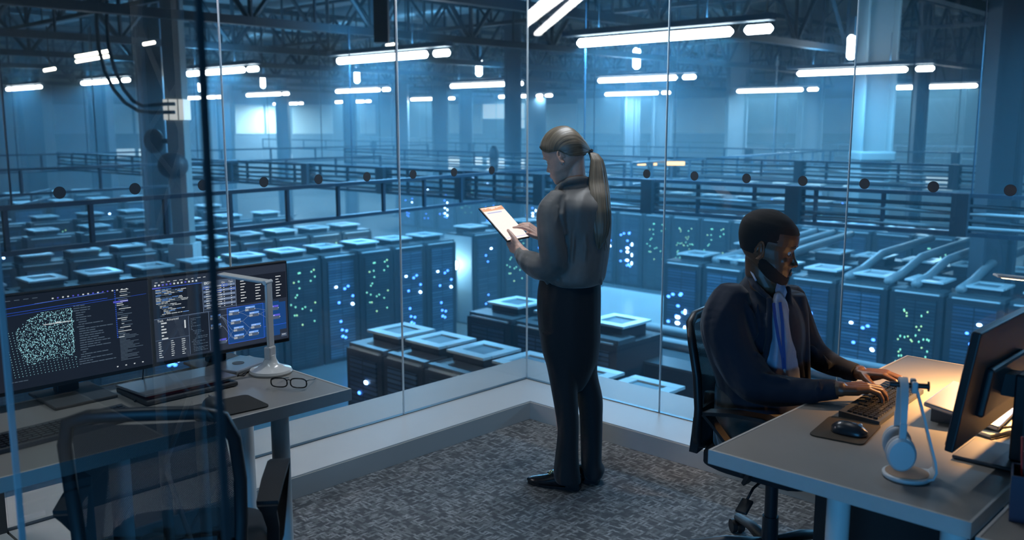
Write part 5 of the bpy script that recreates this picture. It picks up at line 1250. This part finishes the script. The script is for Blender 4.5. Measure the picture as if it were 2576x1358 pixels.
for i, (z, xf, xb, hw) in enumerate(HB):
    hw *= 1.04 if z < .3 else 1; r_ = []; x0 = (xf+xb)/2; xr = (xf-xb)/2
    for k in range(110):
        a = 2*PI*k/110; c = math.cos(a); s_ = math.sin(a); x = x0+xr*math.copysign(abs(c)**.92, c); y = hw*math.copysign(abs(s_)**(.80 if c > 0 else .95), s_)
        up_ = .36 if x < .07 else .36-(x-.07)*.62
        ok = x > -.035-.1*max(0, .2-z) and z < max(up_, .15 if abs(y) > .06 else .13) and z < .38
        k_ = 1.0+(.022 if ok else -.08)
        r_.append(P(x0+(x-x0)*k_, y*k_, z-(.012 if i == 0 else 0)))
    rs.append(r_)
b.rings(rs); o = obj('beard', b, M_crop, mo, True); md = o.modifiers.new('s', 'SMOOTH'); md.iterations = 3
b = WM()
for s in (-1, 1):
    for q in range(6): b.ell(P(.402-.0022*q*q, s*.018*q, .258-.003*q*q), (.012*hM, .016*hM, .011*hM), M=Matrix((fh, lh, uh)).transposed(), n=8, m=6)
obj('moustache', b, M_crop, mo, remesh=.0018, sm=2)
# jacket
M_jk = cloth('jacket_dark_blue', (.007, .011, .022), .95, .35, 10, sheen=.08)
b = WM()
TR = ((1922, 684, 3.22, 38, .060), (1919, 702, 3.22, 46, .072), (1915, 722, 3.21, 58, .095), (1910, 734, 3.21, 72, .115), (1902, 746, 3.21, 92, .14), (1894, 775, 3.20, 118, .165), (1892, 810, 3.20, 130, .175), (1894, 850, 3.20, 130, .17), (1900, 900, 3.21, 122, .16), (1908, 950, 3.23, 112, .155), (1912, 1000, 3.25, 106, .155), (1908, 1045, 3.28, 104, .155), (1905, 1085, 3.3, 104, .15), (1905, 1100, 3.3, 90, .13))
b.rings([ring(b, *q, 36) for q in cat(TR)])
def sleeve(q): q = cat(q); b.chain([V(x, y, hd) for x, y, hd, a in q], [px_r(a, hd) for x, y, hd, a in q], 16)
sleeve([(1838, 758, 3.10, 52), (1822, 800, 3.07, 58), (1832, 850, 3.04, 59), (1856, 905, 3.02, 57), (1892, 955, 2.99, 56), (1930, 978, 2.965, 46), (1980, 984, 2.94, 40), (2030, 984, 2.91, 34), (2075, 980, 2.88, 27)])
b.cyl(V(2068, 981, 2.885), V(2106, 979, 2.862), .037, .032, 20)
sleeve([(1988, 752, 3.32, 40), (2002, 800, 3.32, 42), (2020, 850, 3.30, 42), (2050, 890, 3.26, 36), (2090, 915, 3.19, 30), (2130, 930, 3.13, 24)])
b.cyl(V(2128, 930, 3.135), V(2156, 938, 3.10), .036, .032, 20)
# collar band, lapel edges, hem rib, folds
b.tube([V(x, y, hd) for x, y, hd in ((1884, 660, 3.25), (1886, 688, 3.165), (1898, 716, 3.11), (1920, 738, 3.075), (1938, 752, 3.05))], [.012, .014, .013, .011, .009], 8)
b.tube([V(x, y, hd) for x, y, hd in ((1936, 748, 3.04), (1935, 800, 3.02), (1935, 850, 3.015), (1927, 890, 3.015), (1914, 930, 3.025))], .011, 8)
b.tube([V(x, y, hd) for x, y, hd in ((1982, 722, 3.15), (1985, 760, 3.11), (1994, 820, 3.09), (2006, 880, 3.09), (2018, 950, 3.10))], .012, 8)
b.rings([ring(b, x, y, hd, a, dp) for x, y, hd, a, dp in ((2000, 735, 3.22, 22, .06), (2008, 780, 3.20, 20, .075), (2012, 850, 3.20, 18, .08), (2016, 950, 3.20, 16, .08))])
for f_ in (((1865, 742, 3.06), (1890, 790, 3.03), (1900, 840, 3.02), (1892, 862, 3.01)), ((1870, 880, 2.985), (1900, 890, 2.97), (1925, 905, 3.0)), ((1800, 860, 3.0), (1822, 905, 2.98), (1850, 950, 2.96)), ((1915, 940, 2.93), (1950, 950, 2.92), (1985, 955, 2.91)), ((1935, 1005, 2.94), (1960, 1012, 2.93), (2000, 1008, 2.92)),
           ((2058, 955, 2.865), (2060, 975, 2.85), (2056, 1000, 2.855)), ((1905, 760, 3.045), (1912, 820, 3.03), (1912, 880, 3.035)), ((2020, 870, 3.24), (2045, 875, 3.21), (2060, 890, 3.2)), ((2070, 892, 3.16), (2085, 915, 3.14), (2080, 935, 3.15))):
    b.tube([V(*p) for p in f_], [.004] + [.011]*(len(f_)-2) + [.004], 8)
obj('jacket', b, M_jk, mo, remesh=.005, sm=4)
# shirt front and collar
M_sh = cloth('shirt_pale_blue', (.30, .34, .46), .7, .5, 16, sheen=.2)
b = WM()
b.rings([[V(x, y, hd) for x, hd in ((xl, h0), ((xl*2+xr)/3, h0-.022), ((xl+xr*2)/3, h0-.015), (xr, h1), ((xl+xr)/2, h0+.08))] for y, xl, xr, h0, h1 in
         ((736, 1948, 1968, 3.075, 3.10), (762, 1940, 1982, 3.045, 3.08), (800, 1938, 1990, 3.03, 3.07), (850, 1938, 1998, 3.025, 3.065), (900, 1928, 2006, 3.025, 3.065), (940, 1918, 2014, 3.03, 3.07), (975, 1914, 2018, 3.04, 3.08))])
obj('shirt', b, M_sh, mo, remesh=.004, sm=3)
b = WM()
b.rings([[V(x, y, hd+q) for x, y, hd in ((1950, 728, 3.085), (1958, 700, 3.11), (1974, 716, 3.115), (1980, 735, 3.09), (1968, 768, 3.06), (1952, 760, 3.055))] for q in (0, .012)])
obj('shirt_collar', b, M_sh, mo)
b = WM(); b.strip([V(x, y, hd) for x, y, hd in ((1881, 652, 3.22), (1888, 680, 3.135), (1902, 706, 3.095))], .006, .004, up=FW); obj('collar_edge', b, M_sh, mo)
t = thing('lanyard', 'dark blue lanyard with a clip hanging on the man\'s shirt', 'lanyard', V(1975, 900, 2.99)); loff = t.location.copy()
M_lan = mat('lanyard_blue', (.012, .05, .22), .6)
for pts, nm in (([(1946, 762, 2.988), (1950, 800, 3.008), (1958, 850, 2.998), (1968, 895, 2.992), (1972, 930, 2.992)], 'strap'), ([(1962, 760, 3.015), (1968, 810, 3.005), (1970, 860, 2.997), (1973, 900, 2.992), (1974, 930, 2.992)], 'strap')):
    b = MB(); b.off = loff; b.strip([V(*p) for p in pts], .010, .0015, up=FW); obj(nm, b, M_lan, t, 'auto')
b = MB(); b.off = loff; b.strip([V(1972, 928, 2.99), V(1977, 945, 2.988)], .007, .004, up=FW); b.tube([V(1977, 945, 2.988), V(1983, 950, 2.988), V(1980, 960, 2.988)], .002, 6); obj('metal_clip', b, M_alu, t)
b = MB(); b.off = loff; b.box(V(1986, 968, 3.0), (.05, .004, .03), rot=(0, 0, AZ)); obj('badge_holder', b, mat('clear_badge', (.3, .32, .35), .15), t)
# trousers and shoes
b = WM()
b.rings([[Vector((2.08, -1.0, z))+Vector((.13*math.cos(a), .19*math.sin(a), 0)) for a in [k*PI/12 for k in range(24)]] for z in (.47, .50, .58, .66, .70)])
for hp, kn, ft in ((hipR, Vector((2.50, -1.17, .585)), Vector((2.60, -1.16, .14))), (hipL, Vector((2.50, -.88, .585)), Vector((2.50, -.85, .14)))): b.chain([hp, hp.lerp(kn, .5), kn, kn.lerp(ft, .5), ft], [.098, .090, .070, .062, .055], 14)
obj('trousers', b, cloth('trousers_olive', (.03, .028, .024), .85, .3, 8), mo, remesh=.007, sm=3)
for ft in (Vector((2.57, -1.16, 0)), Vector((2.47, -.85, 0))):
    b = WM(); d = Vector((1, 0, 0)); s = Vector((0, 1, 0)); L = .28
    b.rings([[ft + d*((x-.2)*L) + s*(w*math.cos(a)) + UP*max(.003, zc+hh*math.sin(a)) for a in [k*PI/10 for k in range(20)]] for x, w, zc, hh in ((0, .02, .04, .03), (.05, .034, .04, .05), (.25, .038, .045, .055), (.45, .042, .035, .045), (.7, .048, .025, .03), (.9, .038, .02, .02), (1, .015, .015, .01))])
    o = obj('shoe', b, M_dkgrey, mo, 'auto')
    b = WM(); b.rings([[ft + d*((x-.2)*L) + s*w + UP*z for x, w in ((0, -.03), (.3, -.04), (.7, -.05), (.98, -.03), (.98, .03), (.7, .05), (.3, .04), (0, .03))] for z in (.001, .022)]); obj('sole', b, M_wht, o)
